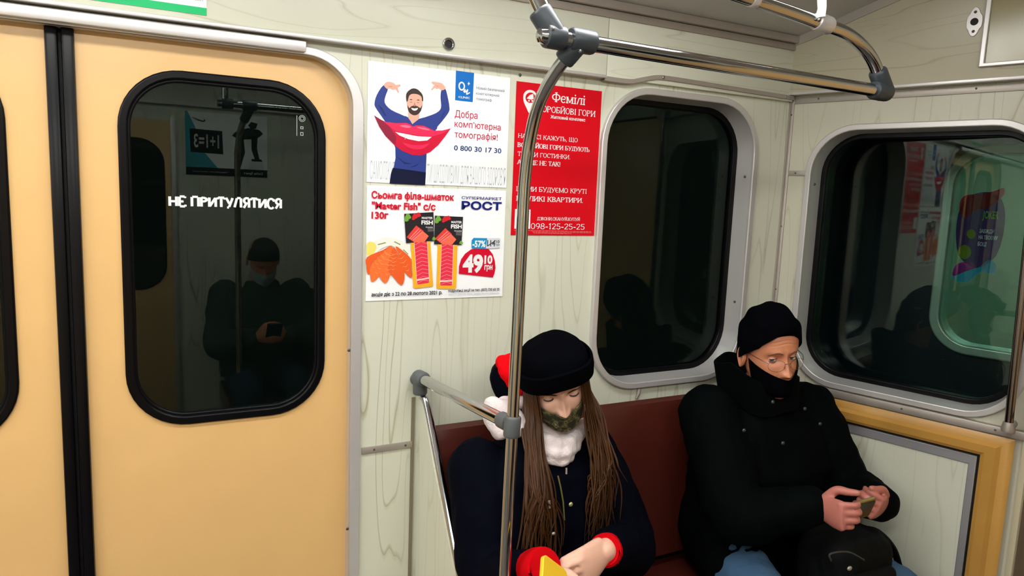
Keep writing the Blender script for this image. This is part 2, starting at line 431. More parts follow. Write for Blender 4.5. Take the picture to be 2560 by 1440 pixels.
# stroke lettering with slab serifs (housing poster) or stencil gaps (door glass)
SL = {
 'А': (.74, ['D.06,0,.37,1', 'T.68,0,.37,1', 'H.3,.17,.57', 's.06,0', 's.68,0']), 'Б': (.66, ['V.12', 'H.955,.12,.6', 'B.12,.28,.44,.27']),
 'В': (.66, ['V.12', 'B.12,.26,.44,.26', 'B.12,.75,.40,.24']), 'Г': (.58, ['V.12', 'H.955,.12,.54', 'h.54,.78,.98']),
 'Д': (.74, ['D.16,.06,.28,1', 'V.58', 'H.955,.28,.58', 'H.05,.04,.72', 'h.06,-.16,.05', 'h.7,-.16,.05']), 'Е': (.62, ['V.12', 'H.955,.12,.56', 'H.5,.12,.46', 'H.045,.12,.58', 'h.56,.8,.98', 'h.58,.02,.22']),
 'Є': (.64, ['A.36,.5,.27,.47,50,310', 'H.5,.1,.46']), 'Ж': (.98, ['V.49', 'D.06,1,.36,.5', 'D.06,0,.36,.5', 'D.92,1,.62,.5', 'D.92,0,.62,.5', 'H.5,.3,.68', 's.06,0', 's.06,1', 's.92,0', 's.92,1']),
 'З': (.58, ['A.28,.74,.22,.23,-90,150', 'A.28,.27,.25,.25,-150,90']), 'И': (.76, ['V.12', 'V.64', 'D.12,.05,.64,.95']),
 'Й': (.76, ['V.12', 'V.64', 'D.12,.05,.64,.95', 'A.38,1.22,.14,.1,180,360']), 'І': (.3, ['V.15']), 'К': (.72, ['V.12', 'D.2,.48,.6,1', 'T.3,.6,.64,0', 's.6,1', 's.64,0']),
 'Л': (.74, ['D.06,0,.3,1', 'V.62', 'H.955,.28,.62', 's.06,0']), 'М': (.92, ['V.12', 'V.8', 'D.12,1,.46,.1', 'D.8,1,.46,.1']), 'Н': (.76, ['V.12', 'V.64', 'H.5,.12,.64']),
 'О': (.74, ['A.37,.5,.29,.47,0,360']), 'П': (.76, ['V.12', 'V.64', 'H.955,.12,.64']), 'Р': (.64, ['V.12', 'B.12,.72,.42,.27']), 'С': (.66, ['A.37,.5,.29,.47,45,315', 'h.6,.68,.98']),
 'Т': (.66, ['V.33', 'H.955,.04,.62', 'h.06,.76,.98', 'h.6,.76,.98']), 'У': (.7, ['D.06,1,.36,.36', 'D.64,1,.3,.02', 's.06,1', 's.64,1', 'H.03,.14,.32']), 'Ц': (.78, ['V.12', 'V.6', 'H.045,.12,.72', 'h.72,-.18,.06']),
 'Щ': (1.06, ['V.12', 'V.5', 'V.88', 'H.045,.12,1', 'h1,-.18,.06']), 'Ь': (.62, ['V.12', 'B.12,.27,.44,.26']), 'Ю': (1.02, ['V.12', 'H.5,.12,.42', 'A.68,.5,.28,.47,0,360']), 'Я': (.68, ['V.56', 'A.4,.72,.26,.26,90,270', 'H.955,.38,.56', 'H.47,.38,.56', 'D.1,0,.34,.46', 's.1,0']),
 'Ф': (.9, ['V.45', 'A.45,.5,.36,.3,0,360']), 'е': (.54, ['A.28,.34,.21,.33,20,320', 'H.36,.1,.46']), 'м': (.78, ['v.12', 'v.66', 'D.12,.68,.39,.08', 'D.66,.68,.39,.08']), 'і': (.3, ['v.15', 'o.15,.9']), 'л': (.62, ['D.06,0,.26,.68', 'v.5', 'H.65,.24,.5']),
 'и': (.64, ['v.12', 'v.52', 'D.12,.05,.52,.63']), 'й': (.64, ['v.12', 'v.52', 'D.12,.05,.52,.63', 'A.32,.92,.12,.1,180,360']), 'т': (.54, ['v.27', 'H.65,.03,.51']), 'о': (.6, ['A.3,.34,.23,.33,0,360']), 'в': (.56, ['v.12', 'b.12,.18,.34,.17', 'b.12,.52,.3,.16']),
 'к': (.6, ['v.12', 'D.18,.34,.5,.68', 'D.24,.4,.54,0']), 'п': (.64, ['v.12', 'v.52', 'H.65,.12,.52']), 'с': (.54, ['A.3,.34,.23,.33,45,315']),
 '0': (.6, ['A.3,.5,.22,.47,0,360']), '9': (.6, ['A.3,.68,.21,.28,0,360', 'A.1,.55,.41,.53,-70,10']), '8': (.6, ['A.3,.75,.18,.22,0,360', 'A.3,.27,.22,.25,0,360']), '1': (.42, ['V.23', 'D.06,.8,.22,.98']),
 '2': (.58, ['A.28,.72,.21,.25,-20,170', 'D.08,.04,.46,.6', 'H.045,.06,.52']), '5': (.58, ['A.27,.3,.23,.28,-150,110', 'T.12,.5,.14,1', 'H.955,.12,.5']), '-': (.42, ['H.4,.06,.36', 'H.34,.06,.36']), '.': (.26, ['o.13,.06']), ',': (.26, ['D.16,.1,.08,-.14', 'o.14,.06']),
 '!': (.3, ['T.15,.3,.15,1', 'o.15,.06']), ' ': (.36, []), 'E': (.62, ['V.12', 'H.955,.12,.56', 'H.5,.12,.46', 'H.045,.12,.58'])}
def stroke_text(mb, fr, s, u0, u1, v, cap, n, mi=0, wt=.15, thin=.09, serif=True, gap=0.0):
    tot = sum(SL[c][0] for c in s); k = (u1 - u0) / tot; x = 0; lay = [0]
    def quad(pts): lay[0] += 1; mb.add([fr.p(u0 + (x + a) * k, v + b * cap, n + 1.2e-5 * (lay[0] % 24)) for a, b in pts], [tuple(range(len(pts)))], mi, False)
    def seg(x0, y0, x1, y1, w_):
        dx, dy = (x1 - x0) * k, (y1 - y0) * cap; L_ = sqrt(dx * dx + dy * dy) + 1e-9; hw = w_ * .5 * cap
        ox, oy = -dy / L_ * hw / k, dx / L_ * hw / cap
        if gap: x0, y0, x1, y1 = x0 + (x1 - x0) * gap, y0 + (y1 - y0) * gap, x1 - (x1 - x0) * gap, y1 - (y1 - y0) * gap
        quad([(x0 - ox, y0 - oy), (x1 - ox, y1 - oy), (x1 + ox, y1 + oy), (x0 + ox, y0 + oy)])
    wk = wt * cap / k / 1.0
    def ser(cx, y):
        if not serif: return
        y0, y1 = (y, y + .075) if y < .3 else (y - .075, y)
        quad([(cx - wk * 1.05, y0), (cx + wk * 1.05, y0), (cx + wk * 1.05, y1), (cx - wk * 1.05, y1)])
    def arc(cx, cy, rx, ry, a0, a1):
        N = max(6, int(abs(a1 - a0) / 15)); V = []; lay[0] += 1
        if gap and abs(a1 - a0) >= 300: a0, a1 = a0 + 100, a1 + 80
        for i in range(N + 1):
            a = radians(a0 + (a1 - a0) * i / N); c_, s_ = cos(a), sin(a)
            hw = (thin + (wt - thin) * c_ * c_) * .5
            for sg in (-1, 1):
                V.append(fr.p(u0 + (x + cx + (rx + sg * hw * cap / k) * c_) * k, v + (cy + (ry + sg * hw) * s_) * cap, n + 1.2e-5 * (lay[0] % 24)))
        mb.add(V, [(2 * i, 2 * i + 1, 2 * i + 3, 2 * i + 2) for i in range(N)], mi, False)
    for c in s:
        for st in SL[c][1]:
            t = st[0]; q = [float(z) for z in st[1:].split(',')]
            if t == 'V': seg(q[0], 0, q[0], 1, wt); ser(q[0], 0); ser(q[0], 1)
            elif t == 'v': seg(q[0], 0, q[0], .68, wt); ser(q[0], 0); ser(q[0], .68)
            elif t == 'H': seg(q[1], q[0], q[2], q[0], thin)
            elif t == 'h': seg(q[0], q[1], q[0], q[2], thin)
            elif t == 'D': seg(q[0], q[1], q[2], q[3], (wt + thin) / 2)
            elif t == 'T': seg(q[0], q[1], q[2], q[3], wt)
            elif t == 's': ser(q[0], q[1])
            elif t in 'Bb':
                x0, cy, w_, ry = q; arc(x0 + w_ * .35, cy, w_ * .65, ry - thin / 2, -90, 90)
                seg(x0, cy + ry - thin / 2, x0 + w_ * .36, cy + ry - thin / 2, thin); seg(x0, cy - ry + thin / 2, x0 + w_ * .36, cy - ry + thin / 2, thin)
            elif t == 'A': arc(*q)
            elif t == 'o':
                rr = .085; quad([(q[0] + rr * cap / k * cos(a), q[1] + rr * sin(a)) for a in np.linspace(0, 2 * pi, 12, endpoint=False)])
        x += SL[c][0]

# ================================================================== SETTING
CAMV = CAM
def sh(fr, u, v, n):
    """where a point seen at (u, v) of the plane lies once it stands n in front of it"""
    dc = (CAMV - fr.o) @ fr.Z
    P = CAMV + (fr.p(u, v) - CAMV) * ((dc - n) / dc)
    q = P - fr.o
    return (q @ fr.X, q @ fr.Y)
def struct(o): o['kind'] = 'structure'; return o

# ---- floor, ceiling, far walls
struct(MB().add(*box((-1.2, OPY / 2, -.02), (8.4, 3.1, .04))).obj('floor', FLOORM))
prof = [(0.06, 2.095), (-.02, 2.097), (-.25, 2.172), (-.5, 2.245), (-.8, 2.30), (-1.25, 2.325), (-1.7, 2.30), (-2.0, 2.245), (-2.25, 2.172), (-2.48, 2.097), (-2.56, 2.095)]
pf = catmull([np.array([0, a, b]) for a, b in prof], 5)
rows = [[np.array([x, p[1], p[2]]) for p in pf] for x in (-5.0, 1.2, 3.0)]
V, F = sheet(rows, .02)
struct(MB().add(V, F).obj('ceiling', CEIL))

DL, DR, DT = -.702, .479, 1.876        # door opening
def dooropen(l, r, t, rad, z0=0.0):
    pts = [(r, z0)]
    for k in range(11): a = pi / 2 * k / 10; pts.append((r - rad + rad * cos(a), t - rad + rad * sin(a)))
    for k in range(11): a = pi / 2 + pi / 2 * k / 10; pts.append((l + rad + rad * cos(a), t - rad + rad * sin(a)))
    pts.append((l, z0)); return pts
W1 = (1.166, 1.766, 1.003, 1.887); W1R = .165
op = dooropen(DL, DR, DT, .118)
outer = [(-5.0, 0), (-5.0, 2.12), (CX, 2.12), (CX, 0)] + op
wf = MB().add(*plate(SIDE, [outer, rrect(W1[0] + .012, W1[1] - .012, W1[2] + .012, W1[3] - .012, W1R - .01)], 0, .03)).obj('wall_front', LAMV)
struct(wf)
for u0, u1 in ((-3.2, 1.1655), (1.1675, 1.893)):
    MB().add(*fbox(SIDE, u0, u1, 1.9, 2.058, 0, .014, .001)).obj('upper_panel', LAMH, wf)
# rail strip, seam
b = MB().add(*fbox(SIDE, .497, .63, .911, .929, 0, .004, .001))
for u in (.529, .612): b.add(*screw(SIDE, u, .92, .004, .003), 1)
b.obj('rail_strip', [ALUD, SCREW], wf)
MB().add(*fbox(SIDE, .627, .636, .3, 1.045, 0, .003)).obj('panel_joint', mat('dirty_joint', (.20, .17, .11), .6), wf)
for x, z in ((.905, 1.879), (.49, 1.72)): MB().add(*screw(SIDE, x, z, .002, .004)).obj('wall_screw', SCREW, wf)

# ---- trims on the side wall
struct(MB().add(*fbox(SIDE, -3.2, .356, 1.868, 1.8915, 0, .02, .002)).obj('trim_1', ALU))          # door header bar
struct(MB().add(*fbox(SIDE, -3.2, 1.156, 1.895, 1.9025, 0, .032, .001)).obj('trim_2', ALU))         # lip under the upper panels
wav = catmull([(1.157, 1.893), (1.2, 1.8925), (1.25, 1.894), (1.29, 1.904), (1.335, 1.914), (1.38, 1.916), (1.5, 1.9145), (1.7, 1.911), (1.893, 1.908)], 6)
top = [SIDE.p(p[0], p[1] + .009, .0) for p in wav]; topf = [SIDE.p(p[0], p[1] + .009, .02) for p in wav]
botf = [SIDE.p(p[0], p[1] - .003, .02) for p in wav]; bot = [SIDE.p(p[0], p[1] - .003, .0) for p in wav]
b = MB().add(*grid([top, topf, botf, bot]), smooth=True)
for u, v in ((1.36, 1.919), (1.86, 1.912)): b.add(*screw(SIDE, u, v, .02, .005), 1)
struct(b.obj('trim_3', [ALUD, STEEL]))
b = MB().add(*fbox(SIDE, -3.2, 1.893, 2.056, 2.076, 0, .02, .002)).add(*fbox(SIDE, -3.2, 1.893, 2.077, 2.099, 0, .032, .002))
struct(b.obj('trim_4', ALUD))                                                                        # cornice under the ceiling
# door frame
oo = dooropen(DL - .013, DR + .013, DT + .006, .13); ii = dooropen(DL + .013, DR - .013, DT - .012, .107)
lp = oo + ii[::-1]
b = MB().add(*plate(SIDE, [lp], .008, .01, .002)).add(*[x for x in [[SIDE.p(u, v, n) for n in (.006, -.05) for u, v in ii], [(i, i + 1, len(ii) + i + 1, len(ii) + i) for i in range(len(ii) - 1)]]])
for z in (.72, .42, 1.18): b.add(*screw(SIDE, DR - .016, z, .001, .004), 1)
struct(b.obj('trim_5', [ALU, SCREW]))

# ---- doors
def door(name, mirror):
    cx = -.1135
    g = (lambda u: 2 * cx - u) if mirror else (lambda u: u)
    n = -.03
    def q(u, v): return (g(u), v)
    body = [q(-.092, 0), q(.52, 0), q(.52, 1.93), q(-.092, 1.93)]
    win = rrect(-.018, .411, 1.028, 1.806, .125)
    hole = [q(*p) for p in rrect(-.008, .401, 1.038, 1.796, .115)]
    d = MB().add(*plate(SIDE, [body, hole], n, .03, .002)).obj(name, YELLOW); struct(d)
    V, F = plate_vf([[q(*p) for p in win], [q(*p) for p in rrect(.001, .392, 1.048, 1.787, .105)]], .012, .004)
    V2, F2 = plate_vf([[q(*p) for p in rrect(-.006, .399, 1.041, 1.794, .115)], [q(*p) for p in rrect(.006, .387, 1.054, 1.781, .1)]], .012, .003)
    MB().add([SIDE.p(p[0], p[1], p[2] + n + .007) for p in V], F).add([SIDE.p(p[0], p[1], p[2] + n) for p in V2], F2).obj('window_gasket', RUBBER, d)
    MB().add(*plate(SIDE, [[q(*p) for p in rrect(-.001, .395, 1.047, 1.79, .11)]], n - .006, .004), smooth=False).obj('glass_pane', GLASSD, d)
    V, F = box(((-.111 - .088) / 2, .965, n + .004), (.022, 1.93, .022), bev=.005)
    MB().add([SIDE.p(g(p[0]), p[1], p[2]) for p in V], F).obj('rubber_seal', RUBBER, d)
    return d
door_r = door('door_2', False)
door_l = door('door_1', True)
MB().add(*fbox(SIDE, -.125, -.102, 0, 1.93, -.06, -.035)).obj('seal_core', BLACK, door_r)
b = MB(); WHITE = ink('white', (225, 228, 228))
P0 = sh(SIDE, *sw(421, 515), -.031); P1 = sh(SIDE, *sw(706, 522), -.031)
stroke_text(b, SIDE, 'НЕ ПРИТУЛЯТИСЯ', P0[0], P1[0], (P0[1] + P1[1]) / 2 - .001, .0235, -.0345, wt=.24, thin=.2, serif=False, gap=.07)
b.obj('lettering', WHITE, door_r)
b = MB(); ET = mat('etched_mark', (.35, .38, .38), .5)
for k in range(2):
    c = sh(SIDE, *sw(756, 296), -.031); rr = .0075 - k * .003
    a = [(c[0] + rr * cos(t), c[1] + rr * sin(t)) for t in np.linspace(0, 2 * pi, 20, endpoint=False)]
    bb = [(c[0] + (rr - .0012) * cos(t), c[1] + (rr - .0012) * sin(t)) for t in np.linspace(0, 2 * pi, 20, endpoint=False)]
    b.add(*plate(SIDE, [a, bb], -.0345))
for dz, h in ((-.018, .006), (-.031, .008)): b.add(*plate(SIDE, [[(c[0] - .004, c[1] + dz), (c[0] + .003, c[1] + dz), (c[0] + .003, c[1] + dz - h), (c[0] - .004, c[1] + dz - h)], [(c[0] - .0025, c[1] + dz - .0015), (c[0] + .0015, c[1] + dz - .0015), (c[0] + .0015, c[1] + dz - h + .0015), (c[0] - .0025, c[1] + dz - h + .0015)]], -.0345))
b.add(*plate(SIDE, [[(c[0] - .0125, c[1] + .006), (c[0] - .011, c[1] + .006), (c[0] - .011, c[1] - .04), (c[0] - .0125, c[1] - .04)]], -.0345))
b.obj('etched_mark', ET, door_r)

# ---- windows
def window(name, fr, L, R, B, T, r, hole_screws, depth=.06, rim=.019, tilt=0.0, gl=GLASS):
    rx = rrect(L, R, B, T, r); ri = rrect(L + rim, R - rim, B + rim, T - rim, r - rim)
    w_ = MB().add(*plate(fr, [rx, ri], .013, .014, .003)).obj(name, ALU); struct(w_)
    k2 = rim + .006; rb = rrect(L + k2, R - k2, B + k2, T - k2, r - k2)
    b = MB().add(*ring_loft(fr, ri, .004, rb, -depth))
    for u, v in hole_screws: b.add(*sphere(fr.p(u, v, -depth * .28), .004, 10, 6), 1)
    b.obj('reveal', [ALU, SCREW], w_)
    k3 = k2 + .016; rg = rrect(L + k3, R - k3, B + k3, T - k3, r - k3)
    MB().add(*plate(fr, [rrect(L + k2 - .004, R - k2 + .004, B + k2 - .004, T - k2 + .004, r - k2 + .004), rg], -depth + .006, .022, .004)).obj('window_gasket', RUBBER, w_)
    V, F = plate_vf([rrect(L + k2, R - k2, B + k2, T - k2, r - k2)], .005)
    uc = (L + R) / 2; back = abs(tilt) * (R - L) / 2
    if tilt: MB().add(*ring_loft(fr, rrect(L + k2, R - k2, B + k2, T - k2, r - k2), -depth - .01, rrect(L + k2, R - k2, B + k2, T - k2, r - k2), -depth - .02 - 2 * back)).obj('dark_recess', RUBBER, w_)
    MB().add([fr.p(p[0], p[1], p[2] - depth - .006 - back + tilt * (p[0] - uc)) for p in V], F, 0, False).obj('glass_pane', gl, w_)
    return w_
win1 = window('window_1', SIDE, *W1, W1R, [(W1[1] - .022, 1.655), (W1[1] - .022, 1.25)])
b = MB().add(*tube([SIDE.p(1.3555, 1.0, .006), SIDE.p(1.353, .985, .008), SIDE.p(1.347, .97, .006)], [.006, .0055, .004], 10)).obj('drain_spout', ALUD, win1)
W2 = (.070, .722, 1.0, 1.823)
win2 = window('window_2', END, *W2, .15, [(W2[0] + .022, 1.64)], tilt=0.123, gl=GLASSE)

# ---- end wall
def eb(u0, u1, v0, v1, n0, n1, bev=0.0, ref=None):
    """box in front of the end wall whose front face is seen at (u0..u1, v0..v1)"""
    a = sh(END, u0, v0, n1); c = sh(END, u1, v1, n1)
    return fbox(END, a[0], c[0], a[1], c[1], n0, n1, bev)
MID = Frame(END.p(.735, 0, 0), (0, -1, 0), (0, 0, 1))     # middle bay of the end wall with its door
END2 = Frame((CX, OPY, 0), (-sin(ANG), -cos(ANG), 0), (0, 0, 1))
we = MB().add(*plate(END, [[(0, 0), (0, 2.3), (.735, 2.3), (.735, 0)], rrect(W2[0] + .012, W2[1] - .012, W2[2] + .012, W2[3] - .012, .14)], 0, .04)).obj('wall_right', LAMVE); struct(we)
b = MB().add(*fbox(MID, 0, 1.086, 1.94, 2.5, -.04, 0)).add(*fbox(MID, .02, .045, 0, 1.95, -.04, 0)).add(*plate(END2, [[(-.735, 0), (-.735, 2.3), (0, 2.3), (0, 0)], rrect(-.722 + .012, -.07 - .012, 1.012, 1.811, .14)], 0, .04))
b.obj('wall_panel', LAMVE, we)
a0 = sh(END, 0, 1.931, .03)
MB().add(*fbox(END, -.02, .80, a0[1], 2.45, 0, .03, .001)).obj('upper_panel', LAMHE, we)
b = MB().add(*fbox(END, -.02, .80, a0[1] - .008, a0[1] + .001, 0, .036, .001))
struct(b.obj('trim_6', ALU))
b = MB().add(*fbox(END, .004, .735, 1.894, 1.913, 0, .004, .001))
for u in (.088, .52): b.add(*screw(END, u, 1.906, .004, .003), 1)
struct(b.obj('trim_7', [ALUD, SCREW]))
b = MB().add(*fbox(END, -.002, .011, .3, 1.915, 0, .005, .001)).add(*fbox(SIDE, CX - .012, CX, .3, 1.905, 0, .005, .001)).add(*fbox(END, .011, W2[0] + .003, 1.666, 1.682, 0, .004, .001))
for q_ in ((.005, 1.86), (.004, 1.29), (.004, 1.5)): b.add(*screw(END, *q_, .005, .003), 1)
b.add(*screw(END, .035, 1.674, .004, .003), 1)
struct(b.obj('trim_8', [ALUD, SCREW]))
# ceiling cove along the end wall follows the ceiling profile
cv = [np.array([CX + (-p[1]) * math.tan(ANG), p[1], p[2]]) for p in pf if p[1] < .01]
cvr = [[q_ + END.Z * .034 + np.array([0, 0, -.024]), q_ + END.Z * .034 + np.array([0, 0, .006]), q_ + np.array([0, 0, .006]), q_ + np.array([0, 0, -.024])] for q_ in cv]
struct(MB().add(*loft([[np.array(x) for x in r_] for r_ in cvr])).obj('trim_9', ALUD))
# sill strip, ochre ledge and its upright, framed laminate panel below
b = MB().add(*eb(0.0, .735, .968, .992, 0, .02, .003))
for u in (.425, .665): b.add(*screw(END, *sh(END, u, .981, .021), .02, .003), 1)
struct(b.obj('trim_10', [ALUD, SCREW]))
def ledge_profile(v0, v1): return [(v0, 0), (v0, .03), (v0 + (v1 - v0) * .12, .036), (v0 + (v1 - v0) * .45, .04), (v0 + (v1 - v0) * .62, .03), (v0 + (v1 - v0) * .8, .028), (v1, .022), (v1, 0)]
pr = ledge_profile(.902, .966)
def mitre(u):   # the ledge runs level, then turns down at its right end
    return u
rowsL = []
for v, n in pr: a = sh(END, 0, v, n); rowsL.append((a[1], n))
uR0, uR1 = .638, .713
vals = [sh(END, uR0 + (uR1 - uR0) * (v - .902) / .064, 0, n)[0] for v, n in pr]
secs = [[END.p(-.01, v, n) for v, n in rowsL], [END.p(u, v, n) for u, (v, n) in zip(vals, rowsL)], [END.p(u, .05, n) for u, (v, n) in zip(vals, rowsL)]]
V, F = [p for s_ in secs for p in s_], []
k = len(pr)
for i in range(2):
    for j in range(k - 1): F.append((i * k + j, i * k + j + 1, (i + 1) * k + j + 1, (i + 1) * k + j))
struct(MB().add(V, F).obj('trim_11', LEDGE, sharp=20))
struct(MB().add(*eb(-.01, .639, .05, .903, 0, .006)).obj('trim_12', BLACK))
b = MB()
o_ = [(-.01, .05), (.631, .05), (.631, .895), (-.01, .895)]; i_ = [(-.01, .05), (.612, .05), (.612, .868), (-.01, .868)]
sho = [sh(END, *q_, .016) for q_ in o_]; shi = [sh(END, *q_, .016) for q_ in i_]
lp = [(-.01, .05), (sho[1][0], .05), (sho[1][0], sho[2][1]), (-.01, sho[2][1]), (-.01, shi[2][1]), (shi[2][0], shi[2][1]), (shi[2][0], .05)][::-1]
lp = [(-.01, shi[2][1]), (shi[2][0], shi[2][1]), (shi[2][0], .05), (sho[2][0], .05), (sho[2][0], sho[2][1]), (-.01, sho[2][1])]
struct(MB().add(*plate(END, [lp], .016, .012, .002)).obj('trim_13', BLUEG))
MB().add(*eb(-.01, .615, .05, .872, .004, .011)).obj('lower_panel', LAMV, we)
# door in the middle of the end wall, jamb
struct(MB().add(*fbox(MID, 0, .017, 0, 1.93, -.04, .012, .003)).obj('trim_14', mat('cream_jamb', (.55, .49, .33), .4)))
struct(MB().add(*fbox(MID, .017, .050, 0, 1.93, -.04, .004, .003)).obj('trim_15', mat('brown_metal_jamb', (.16, .11, .07), .45, .3)))
d3 = MB().add(*fbox(MID, .055, 1.03, 0, 1.93, -.03, -.002, .004)).obj('door_3', YELLOW); struct(d3)
MB().add(*fbox(MID, .050, .057, 0, 1.93, -.035, .0, 0)).obj('rubber_seal', RUBBER, d3)
b = MB().add(*fbox(MID, .008, .050, 1.0, 1.075, .002, .022, .006)).add(*tube([MID.p(.03, 1.04, .02), MID.p(.035, 1.035, .05), MID.p(.10, 1.03, .055)], .009, 10))
b.obj('latch', mat('worn_zinc', (.22, .21, .17), .5, .5, bump=(200, .4)), d3)

# opposite wall and far end
wo = MB().add(*plate(OPP, [[(-3.0, 0), (5.0, 0), (5.0, 2.12), (-3.0, 2.12)]], 0, .03)).obj('wall_back', LAMV); struct(wo)
struct(MB().add(*box((-5.0, OPY / 2, 1.15), (.04, 3.1, 2.3))).obj('wall_left', LAMV))

w5 = MB().add(*plate(END2, [rrect(-.722, -.07, 1.0, 1.823, .15), rrect(-.70, -.092, 1.022, 1.80, .13)], .012, .02)).obj('window_5', ALU); struct(w5)
MB().add(*plate(END2, [rrect(-.712, -.08, 1.01, 1.813, .14)], -.03, .004)).obj('glass_pane', mat('dark_glass', (.004, .006, .005), .03, spec=.5), w5)
for i_, (a_, b_) in enumerate(((-1.75, -1.12), (1.0, 1.6))):
    w6 = MB().add(*plate(OPP, [rrect(a_, b_, 1.0, 1.88, .16), rrect(a_ + .02, b_ - .02, 1.02, 1.86, .14)], .012, .02)).obj('window_%d' % (6 + i_), ALU); struct(w6)
    MB().add(*plate(OPP, [rrect(a_ + .01, b_ - .01, 1.01, 1.87, .15)], .003, .004)).obj('glass_pane', mat('dark_glass', (.004, .006, .005), .03, spec=.5), w6)
# ceiling lamps
for y_, side in ((-.64, 'near the doors'), (-1.86, 'on the far side')):
  for i, x in enumerate(LAMP_X):
    nm = ['farthest left ceiling lamp', 'second ceiling lamp from the far left end', 'middle ceiling lamp', 'fourth ceiling lamp from the left', 'rightmost ceiling lamp'][i]
    L = thing('ceiling_lamp', 'white ' + nm + ' of the row ' + side, 'lamp', (x, y_, 2.27), 'ceiling lamps along the car')
    Rl = np.array(Matrix.Rotation(.14 if y_ > -1.2 else -.14, 3, 'X')) * 1.0; Rl = np.array(Matrix.Rotation(-.22 if y_ > -1.2 else .22, 3, 'X'))
    MB().add(*box((x, y_, 2.243), (.78, .26, .03), Rl, bev=.008)).obj('lamp_housing', ALU, L)
    MB().add(*box((x, y_, 2.222), (.70, .20, .022), Rl, bev=.008)).obj('diffuser', LAMPM, L)

# ================================================================== HANDRAILS
def elbow_sleeve(a, b_, r, n=18):
    """short plastic sleeve with rounded ends"""
    a = np.array(a); b_ = np.array(b_); d = b_ - a
    return tube([a, a + d * .03, a + d * .1, a + d * .9, a + d * .97, b_], [r * .86, r * .95, r, r, r * .95, r * .86], n)
YB = -.62
def atl(pts, y): return [at(px, py, y) for px, py in pts]
rail = thing('handrail', 'polished steel overhead grab rail with curved floor pole and grey joints', 'handrail', at(1262, 1440, -.5))
BR, PR = .0136, .0116
barL = at(1375, 92, YB); barR = at(2200, 228, YB)
barR = barL + np.array([1, 0, 0]) * (barR[0] - barL[0]) + np.array([0, 0, barR[2] - barL[2]])
MB().add(*tube([barL, barR], BR, 28)).obj('top_bar', STEEL, rail)
d = (barR - barL) / np.linalg.norm(barR - barL)
endc = barL - d * .012
MB().add(*tube([barL - d * .024, barL - d * .021, barL - d * .012, barL + d * .004], [.006, BR * .86, BR * 1.05, BR * 1.1], 24)).obj('end_cap', STEEL, rail)
# floor pole, bending over to the top bar
T0 = at(1440, 108, YB)
pole = [at(1262, 1440, -.5) + (at(1262, 1440, -.5) - at(1281, 1000, -.5)) * 1.7] + [at(*q, -.5) for q in ((1262, 1440), (1281, 1065), (1294, 810), (1306, 560), (1310, 480))] + [at(1315, 420, -.503), at(1324, 355, -.512), at(1339, 285, -.53), at(1361, 228, -.553), at(1392, 175, -.582), at(1420, 138, -.606), T0]
pole[0] = np.array([pole[0][0], -.5, 0.0])
MB().add(*tube(catmull(pole, 8), PR, 24)).obj('pole', STEEL, rail)
b = MB()
b.add(*elbow_sleeve(at(1362, 88, YB), at(1408, 96, YB), .0205)); 
b.obj('tee_joint', GREYP, rail)
b = MB().add(*elbow_sleeve(at(1425, 98, YB), at(1484, 108, YB), .0205))
b.add(*elbow_sleeve(at(1446, 108, YB), at(1408, 152, -.596), .0185))
b.add(*sphere(at(1450, 128, YB - .018), .003, 8, 6), 1)
b.obj('pole_joint', [GREYP, STEEL], rail)
# tube from the left joint up to the ceiling
hA = at(1385, 86, YB); hB = at(1330, -30, YB + .03); hB2 = hA + (hB - hA) * 3.2
MB().add(*tube([hA, hB, hB2], .0145, 20)).obj('ceiling_tube', STEEL, rail)
b = MB().add(*elbow_sleeve(at(1392, 96, YB), at(1347, 24, YB + .012), .0205)).add(*sphere(at(1383, 72, YB - .02), .003, 8, 6), 1)
b.obj('ceiling_joint', [GREYP, STEEL], rail)
# right end: elbow, bent tube, strap to the ceiling
eC = barR + d * .004
bent = [eC] + [at(*q, YB + k) for q, k in (((2197, 190), 0), ((2180, 148), .0), ((2152, 112), .0), ((2112, 82), -.0), ((2060, 62), -.0), ((1990, 36), -.0), ((1890, 2), -.0), ((1700, -62), -.0))]
MB().add(*tube(catmull(bent, 8), .0135, 24)).obj('bent_tube', STEEL, rail)
b = MB().add(*elbow_sleeve(eC - d * .028, eC + d * .022, .0205)).add(*elbow_sleeve(at(2214, 232, YB), at(2193, 176, YB), .0195)).add(*sphere(eC, .021)).add(*sphere(at(2217, 214, YB - .012), .003, 8, 6), 1)
b.obj('elbow_joint', [GREYP, STEEL], rail)
sa = at(2052, 58, YB); st_ = at(2053, -60, YB) ; st_[2] = 2.35
MB().add(*elbow_sleeve(at(2040, 52, YB), at(2074, 66, YB), .0185, 22)).add(*tube([at(2050, 44, YB - .012), at(2055, 20, YB - .012), at(2054, -10, YB - .012), st_], [.013, .011, .0115, .012], 12, flat=.25)).add(*sphere(at(2048, 50, YB - .018), .004, 8, 6), 1).obj('ceiling_strap', [ALU, SCREW], rail)
MB().add(*elbow_sleeve(at(1892, 2, YB), at(1876, -3, YB), .0155)).obj('tube_collar', ALU, rail)
# armrest bar between wall and pole
arW = at(1050, 945, -.03); arP = at(1281, 1063, -.5)
ab = arP - arW
MB().add(*tube([arW, arP], .0135, 22)).obj('armrest_bar', STEEL, rail)
b = MB().add(*elbow_sleeve(arP - ab * .10, arP - ab * .03, .017)).add(*elbow_sleeve(at(1283, 1040, -.5), at(1278, 1092, -.5), .0165))
b.obj('armrest_joint', GREYL, rail)
b = MB().add(*elbow_sleeve(arW - ab * .03, arW + ab * .055, .0195)).add(*elbow_sleeve(arW + np.array([0, 0, .012]), arW + np.array([0.001, 0, -.042]), .0185)).add(*sphere(arW, .0195))
b.add(*tube([arW + np.array([0, .03, -.01]), arW], .016, 16))
b.obj('wall_elbow', GREYL, rail)
